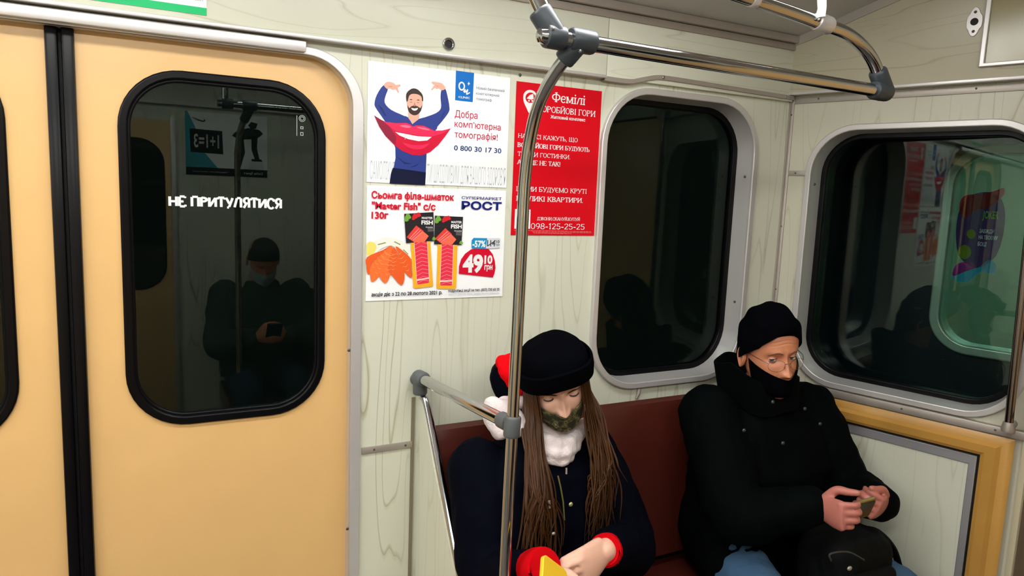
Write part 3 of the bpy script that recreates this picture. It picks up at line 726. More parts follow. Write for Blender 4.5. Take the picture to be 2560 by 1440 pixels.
# seat-end partition with its sloping steel edge
part = thing('seat_partition', 'tapering laminate partition at the seat end with a sloping steel edge tube', 'partition', (.64, -.2, 0))
e0 = np.array([.645, -.032, 1.055]); 
e1 = at(1100, 1180, -.15); e2 = at(1150, 1440, -.24)
e1[0] = .648; e2[0] = .652
def on_x(px, py, x):
    d_ = ray(px, py); return CAM + d_ * ((x - CAM[0]) / d_[0])
E1 = on_x(1098, 1170, .652); E2 = on_x(1150, 1435, .652)
E3 = E2 + (E2 - E1) * 1.3
edge = [e0, on_x(1069, 1020, .65), E1, E2, E3]
MB().add(*tube(catmull(edge, 6), .0095, 18)).obj('edge_tube', STEEL, part)
pp = [np.array([.64, 0, 1.05])] + [np.array([.64, q[1] + .004, q[2]]) for q in catmull(edge, 6)] + [np.array([.64, edge[-1][1], .02]), np.array([.64, 0, .02])]
V = [p + np.array([dx, 0, 0]) for dx in (0, .016) for p in pp]; k = len(pp)
F = [tuple(range(k)), tuple(range(2 * k - 1, k - 1, -1))] + [(i, k + i, k + (i + 1) % k, (i + 1) % k) for i in range(k)]
MB().add(V, F, 0, False).obj('panel', LAMV, part)

# vertical grab pole beside the end door
gp = thing('grab_pole', 'slim dark steel upright pole beside the end door', 'pole', END.p(.70, 1.0, .05))
ga = END.p(*sh(END, .694, .997, .05), .05); gb = END.p(*sh(END, .686, 1.335, .05), .05); gd = (gb - ga) / np.linalg.norm(gb - ga)
MB().add(*tube([ga, ga + gd * .93], .0105, 18)).obj('shaft', mat('dark_steel', (.30, .25, .23), .2, 1.0), gp)
MB().add(*tube([ga - gd * .012, ga - gd * .006, ga + gd * .014], [.016, .017, .013], 18)).add(*tube([ga - END.Z * .05, ga], .011, 12)).obj('foot_socket', ALUD, gp)
MB().add(*tube([ga + gd * .93 - END.Z * .05, ga + gd * .93], .011, 12)).obj('head_socket', ALUD, gp)

# ---- bench seats
def bench(label, y0, sgn, x0, x1):
    t = thing('bench_seat', label, 'seat', ((x0 + x1) / 2, y0 + sgn * .25, 0))
    def sec(pts, name, mt, bulge=.0):
        rings = []
        for x in np.linspace(x0, x1, 9):
            rings.append([np.array([x, y0 + sgn * a, z]) for a, z in pts])
        MB().add(*loft(rings)).obj(name, mt, t)
    sec([(.012, .50), (.012, .962), (.022, .970), (.040, .962), (.055, .93), (.075, .75), (.10, .58), (.105, .50)], 'backrest', VINYL)
    sec([(.02, .36), (.02, .45), (.06, .465), (.25, .462), (.44, .470), (.48, .455), (.49, .42), (.48, .36)], 'cushion', VINYL)
    sec([(.03, .0), (.03, .36), (.42, .36), (.42, .0)], 'seat_base', ALUD)
    return t
bench('brown vinyl bench seat under the side window with two passengers on it', 0, -1, .66, 1.885)
bench('brown vinyl bench seat along the opposite wall under a seated man', OPY, 1, .42, 1.86)

# ================================================================== POSTERS AND SMALL WALL FITTINGS
def zf(ox, oy, s):
    return lambda zx, zy: sw(ox + zx / s, oy + zy / s, 0)
Z2 = zf(880, 130, 4.0); Z3 = zf(880, 450, 4.0)
N0 = .0012
def poly(mb, zz, pts, n, mi=0, smooth=0, fr=SIDE):
    q = [zz(*p) for p in pts]
    if smooth: q = [tuple(p) for p in catmull([np.array(p) for p in q], smooth, True)]
    mb.k = getattr(mb, 'k', 0) + 1
    V, F = plate(fr, [q], n + 1e-5 * (mb.k % 40))
    mb.add(V, F, mi, False)
def ptext(parent, zz, s, a, b_, cap, n, ink_, bold=0.0, name='lettering', shear=0.0):
    A = zz(*a); B = zz(*b_); C_ = zz(a[0], a[1] - cap)
    m_ = MB(); put_text(m_, SIDE, s, A[0], B[0], (A[1] + B[1]) / 2, C_[1] - A[1], n, bold, shear=shear)
    return m_.obj(name, ink_, parent)
def pslab(parent, zz, s, a, b_, cap, n, ink_, **k):
    A = zz(*a); B = zz(*b_); C_ = zz(a[0], a[1] - cap); m_ = MB()
    stroke_text(m_, SIDE, s, A[0], B[0], (A[1] + B[1]) / 2, C_[1] - A[1], n, **k)
    return m_.obj('lettering', ink_, parent)
def paper(name, label, u0, u1, v0, v1, mt, fr=SIDE, curl=0.0):
    P = []
    for v in np.linspace(v0, v1, 8):
        P.append([fr.p(u, v, N0 + curl * max(0, ((u - u0) / (u1 - u0) - .5)) ** 2 * max(0, 1 - (v - v0) / (v1 - v0) * 2)) for u in np.linspace(u0, u1, 10)])
    V, F = sheet(P, -.0006) if False else sheet([r_[::1] for r_ in P], .0006)
    o = MB().add(V, F).obj(name, mt)
    return tag(o, label, 'poster')

# -- clinic poster
CRIM, NAVY, BLUE = ink('crimson', (190, 15, 60)), ink('navy', (20, 50, 110)), ink('blue', (0, 105, 190))
p1 = paper('clinic_poster', 'white advertising poster with a man in blue behind huge red lips', .5015, .8765, 1.588, 1.869, PAPER)
n1 = N0 + .0012
SKIN_I, SKIN_D = ink('print_skin', (226, 170, 150)), ink('print_shade', (190, 120, 105))
m_ = MB()
poly(m_, Z2, [(310, 335), (355, 370), (332, 440), (325, 510), (390, 580), (520, 640), (545, 665), (548, 712), (350, 708), (325, 690), (290, 640), (235, 560), (222, 515), (245, 430)], n1, 0, 3)
poly(m_, Z2, [(930, 370), (890, 385), (882, 460), (886, 560), (835, 612), (720, 655), (680, 672), (690, 730), (830, 778), (852, 745), (900, 690), (965, 600), (970, 545), (955, 460)], n1, 0, 3)
poly(m_, Z2, [(530, 640), (560, 655), (600, 722), (668, 668), (730, 652), (850, 700), (835, 780), (770, 900), (742, 1020), (735, 1205), (410, 1172), (432, 1060), (430, 960), (340, 700)], n1, 0)
poly(m_, Z2, [(405, 1158), (560, 1178), (736, 1204), (728, 1332), (372, 1315), (385, 1220)], n1 + .0001, 1)
poly(m_, Z2, [(560, 600), (670, 600), (668, 665), (602, 720), (556, 655)], n1 + .0001, 2)
poly(m_, Z2, [(544, 470), (548, 540), (560, 590), (590, 622), (622, 633), (655, 622), (685, 585), (702, 530), (704, 470), (690, 415), (625, 395), (565, 415)], n1 + .0002, 2, 3)
poly(m_, Z2, [(550, 530), (562, 595), (590, 624), (622, 634), (655, 624), (686, 588), (700, 525), (680, 562), (655, 545), (620, 537), (588, 545), (568, 562)], n1 + .0003, 3, 2)
poly(m_, Z2, [(541, 490), (537, 430), (558, 392), (600, 366), (640, 370), (672, 392), (702, 432), (708, 485), (697, 492), (690, 450), (655, 425), (600, 420), (568, 440), (553, 492)], n1 + .0004, 3, 3)
for a, c in (((568, 478), (604, 480)), ((640, 482), (676, 484))): poly(m_, Z2, [a, ((a[0] + c[0]) / 2, a[1] - 7), c, ((a[0] + c[0]) / 2, a[1] + 4)], n1 + .0004, 3)
for a, c in (((572, 500), (602, 502)), ((642, 504), (672, 504))): poly(m_, Z2, [a, ((a[0] + c[0]) / 2, a[1] + 6), c, ((a[0] + c[0]) / 2, a[1] + 1)], n1 + .0004, 5)
poly(m_, Z2, [(608, 538), (622, 545), (638, 538), (630, 528), (622, 500), (614, 528)], n1 + .0004, 4)
poly(m_, Z2, [(588, 560), (622, 566), (655, 560), (645, 580), (622, 588), (600, 580)], n1 + .0004, 6, 2)
poly(m_, Z2, [(315, 335), (340, 303), (375, 300), (415, 312), (436, 332), (475, 325), (479, 345), (452, 352), (465, 402), (455, 408), (435, 372), (405, 380), (372, 362), (350, 372)], n1 + .0002, 2, 2)
poly(m_, Z2, [(930, 370), (920, 340), (890, 312), (845, 303), (795, 297), (798, 318), (820, 330), (790, 372), (797, 384), (830, 355), (842, 372), (868, 362), (890, 385)], n1 + .0002, 2, 2)
for q in (([(352, 345), (385, 352), (405, 345)]), ([(872, 342), (845, 345), (828, 338)])): poly(m_, Z2, q, n1 + .0004, 4)
# sleeve folds
for q in ([(250, 520), (300, 560), (340, 640), (325, 640), (285, 575)], [(945, 560), (915, 620), (880, 690), (895, 640)], [(440, 1040), (520, 1100), (600, 1120), (520, 1120)], [(700, 1060), (640, 1140), (560, 1160), (660, 1120)]): poly(m_, Z2, q, n1 + .0003, 7)
m_.obj('printed_figure', [ink('print_blue', (45, 62, 135)), ink('print_darknavy', (12, 18, 50)), SKIN_I, ink('print_hair', (60, 45, 42)), SKIN_D, ink('print_dark', (50, 30, 30)), ink('print_white', (240, 235, 232)), ink('print_bluedark', (32, 45, 105))], p1)
m_ = MB()
poly(m_, Z2, [(217, 634), (290, 680), (350, 706), (440, 712), (540, 709), (575, 722), (605, 745), (640, 733), (715, 738), (820, 787), (900, 785), (984, 764), (930, 842), (860, 930), (780, 1000), (690, 1036), (600, 1030), (500, 990), (420, 932), (330, 840), (270, 750)], n1 + .0006, 0)
poly(m_, Z2, [(217, 634), (290, 680), (345, 712), (400, 790), (440, 850), (430, 930), (330, 840), (270, 750)], n1 + .0007, 1)
poly(m_, Z2, [(310, 695), (440, 714), (540, 711), (575, 725), (605, 748), (640, 736), (715, 741), (820, 790), (900, 788), (975, 768), (900, 815), (800, 845), (660, 835), (520, 812), (420, 785)], n1 + .0008, 2)
poly(m_, Z2, [(428, 800), (520, 818), (650, 843), (792, 850), (748, 885), (660, 892), (560, 872), (470, 835)], n1 + .0009, 3)
for x in (520, 600, 690): poly(m_, Z2, [(x, 812 + (x - 428) * .12), (x + 5, 813 + (x - 428) * .12), (x + 8, 875), (x + 4, 875)], n1 + .001, 4)
poly(m_, Z2, [(500, 905), (600, 930), (700, 930), (770, 910), (720, 960), (640, 975), (560, 955)], n1 + .0009, 2, 2)
poly(m_, Z2, [(470, 738), (540, 730), (590, 752), (540, 760)], n1 + .0009, 5, 2)
poly(m_, Z2, [(640, 752), (720, 756), (780, 785), (700, 775)], n1 + .0009, 5, 2)
m_.obj('printed_lips', [ink('lip', (200, 18, 55)), ink('lip_dark', (140, 28, 58)), ink('lip_light', (226, 40, 84)), ink('tooth', (248, 244, 244)), ink('tooth_gap', (215, 195, 195)), ink('lip_shine', (240, 110, 140))], p1)
m_ = MB(); poly(m_, Z2, [(1036, 187), (1217, 210), (1203, 502), (1027, 482)], n1)
for k, (cx, cy, rx, ry) in enumerate([(1093, 343, 33, 45)]):
    C_ = Z2(cx, cy); a = abs(Z2(cx + rx, cy)[0] - C_[0]); bq = abs(Z2(cx, cy + ry)[1] - C_[1])
    T_ = np.linspace(0, 2 * pi, 28, endpoint=False)
    m_.add(*plate(SIDE, [[(C_[0] + a * cos(t), C_[1] + bq * sin(t)) for t in T_], [(C_[0] + a * .6 * cos(t), C_[1] + bq * .66 * sin(t)) for t in T_]], n1 + .0003), 1, False)
poly(m_, Z2, [(1152, 312), (1160, 313), (1161, 300), (1168, 301), (1167, 314), (1176, 315), (1175, 323), (1166, 322), (1164, 334), (1157, 333), (1159, 321), (1151, 320)], n1 + .0003, 1)
poly(m_, Z2, [(1108, 395), (1118, 378), (1128, 372), (1134, 380), (1128, 396), (1148, 374), (1158, 376), (1154, 398), (1145, 414), (1172, 402), (1175, 412), (1148, 428), (1136, 424), (1138, 404), (1120, 410)], n1 + .0003, 1, 2)
m_.obj('logo_panel', [BLUE, WHITE], p1)
ptext(p1, Z2, 'CLINIC', (1060, 460), (1174, 472), 22, n1 + .0004, WHITE, .02)
SLATE = ink('slate', (88, 108, 128))
ptext(p1, Z2, 'Новий безпечний', (1240, 372), (1520, 405), 30, n1, SLATE)
ptext(p1, Z2, "комп'ютерний", (1235, 425), (1467, 452), 28, n1, SLATE)
ptext(p1, Z2, 'томограф', (1235, 480), (1392, 498), 28, n1, SLATE)
ptext(p1, Z2, 'Добра', (1024, 655), (1250, 668), 72, n1, CRIM, .006)
ptext(p1, Z2, 'комп’ютерна', (1022, 752), (1482, 785), 68, n1, CRIM, .006)
ptext(p1, Z2, 'томографія!', (1022, 858), (1452, 884), 68, n1, CRIM, .006)
ptext(p1, Z2, '0 800 30 17 30', (1016, 980), (1488, 1018), 54, n1, NAVY, .015)
PALE = ink('pale_grey', (176, 184, 190))
ptext(p1, Z2, 'САМОЛІКУВАННЯ', (176, 1265), (540, 1290), 185, n1 - .0004, PALE, -.008)
ptext(p1, Z2, 'ТИ ШКІДЛИВИМ ДЛЯ ВАШОГО ЗДОРОВ’Я', (745, 1300), (1525, 1340), 185, n1 - .0004, PALE, -.008)

# -- supermarket poster
p2 = paper('supermarket_poster', 'white supermarket poster with salmon packs and a red price dome', .5025, .8765, 1.300, 1.5805, PAPER, curl=.004)
def n2(z): return N0 + .0012
nn = N0 + .0030
RED = ink('red', (200, 10, 45)); NAVY2 = ink('navy_deep', (14, 28, 110)); INKK = ink('charcoal', (40, 40, 48))
ptext(p2, Z3, 'Сьомга філе-шматок', (190, 182), (1015, 210), 76, nn, RED, .032)
ptext(p2, Z3, '"Master Fish" с/с', (192, 290), (830, 305), 78, nn, RED, .032)
ptext(p2, Z3, '130г', (190, 385), (357, 390), 74, nn, RED, .032)
ptext(p2, Z3, 'СУПЕРМАРКЕТ', (1090, 190), (1490, 203), 30, nn, NAVY2, .012)
ptext(p2, Z3, 'РОСТ', (1088, 293), (1488, 302), 84, nn, NAVY2, .035)
m_ = MB()
poly(m_, Z3, [(150, 680), (220, 610), (320, 572), (430, 580), (540, 640), (585, 720), (580, 800), (480, 720), (390, 655), (280, 690), (170, 780)], nn - .0004, 1, 3)
poly(m_, Z3, [(142, 640), (175, 615), (225, 630), (240, 680), (200, 745), (150, 755), (140, 700)], nn - .0003, 2, 2)
pet = [[(385, 655), (300, 700), (145, 770), (138, 860), (150, 935), (190, 930), (260, 850), (370, 720)], [(390, 655), (300, 730), (200, 830), (175, 900), (190, 1015), (255, 975), (300, 860), (380, 740)],
       [(430, 660), (470, 760), (480, 860), (530, 930), (590, 980), (590, 880), (585, 790), (520, 720)], [(395, 665), (310, 770), (250, 860), (250, 930), (325, 1032), (378, 950), (400, 850), (412, 740)], [(412, 670), (365, 810), (355, 900), (400, 960), (490, 1052), (520, 950), (480, 800)]]
for i, q in enumerate(pet): poly(m_, Z3, q, nn - .0002 + i * .0001, 0 if i % 2 else 3, 3)
for i, q in enumerate(pet):
    q = np.array(q, float); c = q.mean(0)
    for t in np.linspace(.2, .85, 6):
        a = q[0] * (1 - t) + q[len(q) // 2] * t; w_ = 46 * sin(pi * min(t + .12, 1)); dr = (q[len(q) // 2] - q[0]); dr /= np.linalg.norm(dr); px_ = np.array([-dr[1], dr[0]])
        poly(m_, Z3, [tuple(a - px_ * w_), tuple(a + dr * 16), tuple(a + px_ * w_), tuple(a + dr * 22)], nn + .0003, 4)
for q in ([(250, 640), (330, 620), (335, 630), (255, 650)], [(420, 610), (480, 640), (475, 650), (415, 620)], [(510, 690), (560, 740), (552, 745), (505, 700)]): poly(m_, Z3, q, nn - .0003, 5)
m_.obj('printed_sashimi', [ink('salmon', (238, 112, 52)), ink('radish', (232, 230, 220)), ink('lemon', (240, 212, 110)), ink('salmon_deep', (225, 92, 40)), ink('salmon_vein', (250, 160, 105)), ink('herb', (120, 150, 90))], p2)
for card, tray, fil, wm in (([(515, 337), (808, 320), (813, 606), (535, 630)], [(578, 600), (775, 600), (805, 1052), (800, 1062), (620, 1082), (608, 1072)], [(612, 610), (748, 606), (770, 1012), (755, 1028), (655, 1042), (640, 1030)], (690, 388, 800, 442, 730, 475)),
                            ([(822, 355), (1103, 368), (1088, 648), (815, 640)], [(852, 630), (1050, 635), (1035, 1078), (1025, 1088), (850, 1085), (838, 1075)], [(886, 630), (1010, 634), (998, 1040), (985, 1054), (880, 1052), (870, 1040)], (985, 430, 1090, 482, 1015, 512))):
    m_ = MB()
    poly(m_, Z3, tray, nn, 0); poly(m_, Z3, fil, nn + .0001, 1)
    f = np.array(fil, float)
    for t in np.linspace(.06, .98, 11):
        L_ = f[0] * (1 - t) + f[5] * t; R_ = f[1] * (1 - t) + f[2] * t; mid = (L_ + R_) / 2
        up = np.array([0, 16.])
        poly(m_, Z3, [tuple(L_ + up * .8), tuple(mid - up), tuple(R_ + up * .2), tuple(R_ + up * .45), tuple(mid - up * .7), tuple(L_ + up * 1.1)], nn + .0002, 2)
    for a, c in ((f[0], f[5]), (f[1], f[2])): poly(m_, Z3, [tuple(a), tuple(a + np.array([5, 0]) * (1 if a[0] == f[0][0] else -1)), tuple(c + np.array([5, 0]) * (1 if a[0] == f[0][0] else -1)), tuple(c)], nn + .0003, 3)
    poly(m_, Z3, [tuple(f[5] + np.array([0, -38.])), tuple(f[2] + np.array([0, -42.])), tuple(f[2] + np.array([0, -28.])), tuple(f[5] + np.array([0, -22.]))], nn + .0003, 3)
    poly(m_, Z3, card, nn + .0004, 4)
    c = np.array(card, float); e1_ = (c[1] - c[0]); e2_ = (c[3] - c[0])
    def cp(a, b_): return tuple(c[0] + e1_ * a + e2_ * b_)
    for k in range(5): poly(m_, Z3, [cp(0, .2 + k * .16), cp(1, .18 + k * .16), cp(1, .185 + k * .16), cp(0, .205 + k * .16)], nn + .0005, 5)
    poly(m_, Z3, [cp(.03, .80), cp(.38, .42), cp(.78, .80), cp(.62, 1.0), cp(.3, 1.0)], nn + .0006, 6)
    poly(m_, Z3, [cp(.03, .80), cp(.38, .42), cp(.62, .62), cp(.22, .95)], nn + .0007, 7)
    for t in (.25, .45, .65): poly(m_, Z3, [cp(.03 + t * .3, .82 + t * .12), cp(.38 + t * .3, .45 + t * .28), cp(.4 + t * .3, .47 + t * .28), cp(.05 + t * .3, .84 + t * .12)], nn + .0008, 2)
    for cx, cy, rr, mi in ((.12, .1, .1, 8), (.06, .2, .07, 8), (.36, .1, .09, 9), (.48, .06, .08, 9), (.3, .18, .05, 9), (.95, .9, .06, 8)):
        poly(m_, Z3, [cp(cx + rr * cos(t) * (1 + .3 * sin(3 * t)), cy + rr * sin(t)) for t in np.linspace(0, 2 * pi, 12, endpoint=False)], nn + .0007 + cx * .0001, mi)
    for k in range(4): poly(m_, Z3, [cp(.76, .53 + k * .035), cp(.96, .53 + k * .035), cp(.96, .54 + k * .035), cp(.76, .54 + k * .035)], nn + .0007, 10)
    m_.obj('printed_pack', [ink('tray_yellow', (236, 172, 40)), ink('fillet', (222, 50, 75)), ink('fillet_vein', (246, 140, 140)), ink('fillet_edge', (252, 200, 190)), ink('card_black', (38, 34, 38)), ink('card_grain', (66, 60, 62)), ink('card_salmon', (240, 105, 80)), ink('card_salmon2', (220, 62, 52)), ink('leaf', (105, 160, 60)), ink('tomato', (205, 35, 45)), ink('grey_line', (150, 150, 150))], p2)
    ptext(p2, Z3, 'MASTER', (wm[0], wm[1]), (wm[2], wm[1] + 4), 24, nn + .001, WHITE, .03)
    ptext(p2, Z3, 'FISH', (wm[0] - 4, wm[3]), (wm[2], wm[3] + 5), 44, nn + .001, WHITE, .04)
    ptext(p2, Z3, 'Сьомга', (wm[4], wm[5]), (wm[2] - 2, wm[5] + 3), 13, nn + .001, WHITE, .02)
m_ = MB(); poly(m_, Z3, [(1062, 935), (1064, 860), (1085, 790), (1125, 735), (1180, 695), (1240, 674), (1300, 670), (1360, 690), (1400, 740), (1422, 810), (1428, 880), (1418, 930), (1402, 972)], nn)
m_.obj('price_dome', RED, p2)
ptext(p2, Z3, '49', (1098, 918), (1300, 930), 192, nn + .0004, WHITE, .045)
ptext(p2, Z3, '10', (1315, 834), (1395, 842), 92, nn + .0004, WHITE, .045)
ptext(p2, Z3, 'грн', (1316, 895), (1396, 898), 62, nn + .0004, WHITE, .03)
m_ = MB(); poly(m_, Z3, [(1210, 577), (1345, 580), (1330, 686), (1190, 682), (1190, 600)], nn + .0004, 0); poly(m_, Z3, [(1345, 580), (1465, 580), (1476, 592), (1470, 678), (1330, 684)], nn + .0003, 1)
poly(m_, Z3, [(1345, 655), (1425, 600), (1428, 606), (1350, 662)], nn + .0008, 2)
m_.obj('discount_tag', [ink('cyan_blue', (20, 140, 195)), ink('silver', (205, 210, 216)), INKK], p2)
ptext(p2, Z3, '-57%', (1196, 668), (1326, 672), 70, nn + .0007, WHITE, .035)
ptext(p2, Z3, '114', (1342, 660), (1424, 664), 66, nn + .0006, ink('grey_dark', (75, 80, 90)), .035)
ptext(p2, Z3, '10', (1432, 630), (1466, 632), 32, nn + .0006, ink('grey_dark', (75, 80, 90)), .03)
ptext(p2, Z3, 'грн', (1430, 655), (1466, 656), 22, nn + .0006, ink('grey_dark', (75, 80, 90)), .02)
ptext(p2, Z3, 'акція діє з 22 по 28 лютого 2021 р.', (190, 1157), (896, 1146), 40, nn, INKK, .025)
ptext(p2, Z3, 'подробиці акції за тел. (057) 730 65 55', (955, 1118), (1465, 1103), 28, nn + .001, INKK, .025)
ptext(p2, Z3, 'вартість дзвінків згідно тарифів вашого оператора', (960, 1150), (1463, 1133), 18, nn + .001, PALE, .01)

# -- red housing poster
p3 = paper('housing_poster', 'red housing poster with white slab lettering behind the steel pole', .8955, 1.163, 1.464, 1.863, ink('poster_red', (206, 4, 26), .35))
p3.rotation_euler = (0, 0, 0)
pslab(p3, Z2, 'Фемілі', (1990, 502), (2328, 528), 98, n1, WHITE)
pslab(p3, Z2, 'ВОРОБЙОВІ ГОРИ', (1850, 602), (2428, 643), 62, n1, WHITE)
ptext(p3, Z2, 'Житловий комплекс', (1980, 665), (2328, 696), 34, n1, WHITE, .02)
m_ = MB()
o_ = [(1708, 450), (1718, 412), (1745, 386), (1780, 380), (1815, 392), (1838, 420), (1845, 455), (1835, 500), (1800, 570), (1768, 612), (1740, 560), (1714, 500)]
i_ = [(1780 + 50 * cos(t), 458 + 52 * sin(t)) for t in np.linspace(0, 2 * pi, 24, endpoint=False)]
m_.add(*plate(SIDE, [[tuple(p) for p in catmull([np.array(Z2(*p)) for p in o_], 4, True)], [Z2(*p) for p in i_]], n1), 0, False)
poly(m_, Z2, [(1742, 465), (1775, 430), (1808, 420), (1812, 470), (1790, 478), (1760, 470)], n1)
for cx, cy in ((1765, 488), (1798, 490)): poly(m_, Z2, [(cx + 9 * cos(t), cy + 9 * sin(t)) for t in np.linspace(0, 6.28, 10, endpoint=False)], n1 + .0001)
m_.obj('pin_logo', WHITE, p3)
for s_, a, c, h in (('НАМ ВСІ КАЖУТЬ, ЩО', (1655, 855), (2252, 905), 44), ('ВОРОБЙОВІ ГОРИ БУДУЮТЬ', (1650, 950), (2370, 1000), 46), ('ТІЛЬКИ ГОСТИНКИ.', (1650, 1035), (2180, 1076), 44), ('АЛЕ ЦЕ НЕ ТАК!', (1648, 1120), (2080, 1146), 46)): pslab(p3, Z2, s_, a, c, h, n1, WHITE, wt=.19 if 'ВОР' in s_ or 'АЛЕ' in s_ else .14)
for s_, a, c, h in (('ЦЕ МИ БУДУЄМО КРУТІ', (1637, 108), (2342, 138), 48), ('І ВЕЛИКІ КВАРТИРИ.', (1635, 205), (2308, 230), 50), ('ДЗВОНИ.СКАНУЙ.КУПУЙ', (1845, 402), (2275, 408), 32), ('098-125-25-25', (1780, 488), (2322, 497), 58)): pslab(p3, Z3, s_, a, c, h, n1, WHITE, wt=.19 if 'КВА' in s_ else .15)
m_ = MB(); poly(m_, Z3, [(1627, 290), (1782, 296), (1776, 488), (1618, 486)], n1); m_.obj('blank_square', WHITE, p3)
FINE = ink('fine_print', (226, 120, 125)); m_ = MB()
for k, (a, c) in enumerate(((1620, 2380), (1800, 2375), (1810, 2190))):
    x = a
    while x < c:
        w_ = 14 + (x * 7 + k * 13) % 23; poly(m_, Z3, [(x, 500 + k * 12 + (x - 1620) * .018), (x + w_, 500 + k * 12 + (x - 1620) * .018), (x + w_, 505 + k * 12 + (x - 1620) * .018), (x, 505 + k * 12 + (x - 1620) * .018)], n1); x += w_ + 6
m_.obj('fine_print', FINE, p3)

# -- sticker at the top left, with its green band
p4 = MB().add(*fbox(SIDE, -.06, .153, 1.917, 2.05, .0145, .0155)).obj('route_sticker', PAPER)
tag(p4, 'white sticker with a green lower band above the yellow doors', 'sticker')
MB().add(*fbox(SIDE, -.06, .153, 1.917, 1.932, .0155, .0158)).obj('green_band', ink('green', (22, 185, 110)), p4)
m_ = MB()
put_text(m_, SIDE, 'відповідно до правил', .045, .146, 1.9445, .005, .0158, .0)
m_.obj('lettering', ink('grey_text', (110, 118, 120)), p4)

# -- round key socket on the upper panel
def socket(fr, u, v, n, label, oval):
    t = thing('key_socket', label, 'socket', fr.p(u, v, n))
    if oval:
        o2 = [(u + .019 * cos(a) * (1 if abs(sin(a)) < .5 else .8), v + .038 * sin(a)) for a in np.linspace(0, 2 * pi, 32, endpoint=False)]
        MB().add(*plate(fr, [o2], n + .004, .004, .001)).obj('flange', ALU, t)
        MB().add(*screw(fr, u, v + .025, n + .004, .004)).obj('screw', SCREW, t); MB().add(*screw(fr, u, v - .025, n + .004, .004)).obj('screw', SCREW, t)
        MB().add(*tube([fr.p(u, v, n + .001), fr.p(u, v, n + .0055)], .0095, 20)).obj('key_hole', BLACK, t)
    else:
        T_ = np.linspace(0, 2 * pi, 28, endpoint=False)
        MB().add(*plate(fr, [[(u + .0155 * cos(a), v + .0155 * sin(a)) for a in T_], [(u + .009 * cos(a), v + .009 * sin(a)) for a in T_]], n + .005, .005, .002)).obj('flange', STEEL, t)
        MB().add(*tube([fr.p(u, v, n - .001), fr.p(u, v, n + .001)], .0095, 20)).obj('key_hole', BLACK, t)
u_, v_ = sh(SIDE, .703, 1.931, .014); socket(SIDE, u_, v_, .014, 'small round steel key socket on the panel above the clinic poster', False)
def endpx(px, py, n):
    d_ = ray(px, py); P = CAM + d_ * (((END.o + END.Z * n - CAM) @ END.Z) / (d_ @ END.Z)); q = P - END.o
    return q @ END.X, q @ END.Y
u_, v_ = endpx(2437, 55, .03); socket(END, u_, v_, .03, 'oval steel key socket on the end wall left of the framed board', True)
# -- framed board above the end door
fb = thing('notice_frame', 'aluminium framed brownish board high on the end wall', 'frame', END.p(.7, 2.0, .03))
a = endpx(2446, 168, .04); c = endpx(2460, 0, .04)
fl = [(a[0], a[1]), (a[0] + .27, a[1]), (a[0] + .27, a[1] + .26), (a[0], a[1] + .26)]; fi = [(p[0] + (.012 if i in (0, 3) else -.012), p[1] + (.010 if i < 2 else -.010)) for i, p in enumerate(fl)]
MB().add(*plate(END, [fl, fi], .042, .012, .002)).obj('border', ALU, fb)
MB().add(*plate(END, [fi], .034, .003)).obj('board', mat('amber_board', (.30, .26, .13), .2, spec=.4, var=.15), fb)

# ================================================================== OPPOSITE SIDE (seen mirrored in the panes)
od = MB().add(*fbox(OPP, -.20, 1.2, 0, 1.875, .0, .012, .003)).obj('door_4', YELLOW); struct(od)
MB().add(*plate(OPP, [[(q[0], q[1]) for q in rrect(-.17, .27, .985, 1.78, .13)]], .016, .003)).obj('window_gasket', RUBBER, od)
MB().add(*plate(OPP, [[(q[0], q[1]) for q in rrect(-.16, .26, .995, 1.77, .12)]], .019, .002)).obj('glass_pane', mat('dark_glass', (.004, .006, .005), .03, spec=.5), od)
struct(MB().add(*fbox(OPP, -.225, -.20, 0, 1.89, 0, .018, .003)).obj('trim_16', ALU))
struct(MB().add(*fbox(OPP, -3, 4, 1.958, 1.973, 0, .03, .003)).obj('trim_17', ALU))
p5 = tag(MB().add(*fbox(OPP, -.69, -.272, 1.60, 1.935, .0015, .0022)).obj('sports_poster', PAPER), 'white and teal sportswear poster with a black sum panel on the opposite wall', 'poster')
ux = lambda t: -.272 - t * .418    # t: 0 at the reader's right edge
def op5(mb, pts, n, mi=0): mb.add(*plate(OPP, [[(ux(1 - x), 1.60 + y * .335) for x, y in pts]], n), mi, False)
m_ = MB()
op5(m_, [(1, 1), (.97, 1), (.88, .75), (.8, .4), (.62, .125), (1, .125)], .0026, 0); op5(m_, [(0, 0), (1, 0), (1, .125), (0, .125)], .0027, 1); op5(m_, [(.55, .35), (.94, .36), (.95, .73), (.56, .72)], .0028, 1)
op5(m_, [(.93, .915), (.8, .86), (.77, .85), (.76, .865), (.78, .89), (.765, .86), (.79, .865)], .0028, 1)
op5(m_, [(.95, .925), (.83, .868), (.79, .862), (.775, .872), (.785, .9), (.76, .88), (.758, .858), (.79, .842), (.84, .855)], .0028, 1)
for q in ([(.12, .88), (.2, .9), (.24, .84), (.2, .78), (.14, .8)], [(.1, .78), (.24, .8), (.4, .72), (.44, .66), (.36, .6), (.2, .62), (.1, .66), (.05, .72)], [(.12, .68), (.2, .66), (.2, .45), (.16, .3), (.1, .3), (.13, .48)], [(.08, .3), (.2, .3), (.2, .26), (.06, .26)], [(.3, .66), (.4, .64), (.36, .4), (.42, .14), (.34, .14), (.28, .4)]): op5(m_, q, .0028, 1)
op5(m_, [(.04, .13), (.24, .13), (.22, .25), (.06, .25)], .0027, 2)
m_.obj('printed_picture', [ink('teal', (60, 160, 180)), ink('black', (14, 14, 16)), ink('plinth', (215, 220, 225))], p5)
m_ = MB(); put_text(m_, OPP, '1+1=3', ux(1 - .6), ux(1 - .9), 1.60 + .44 * .335, .075, .003, .02)
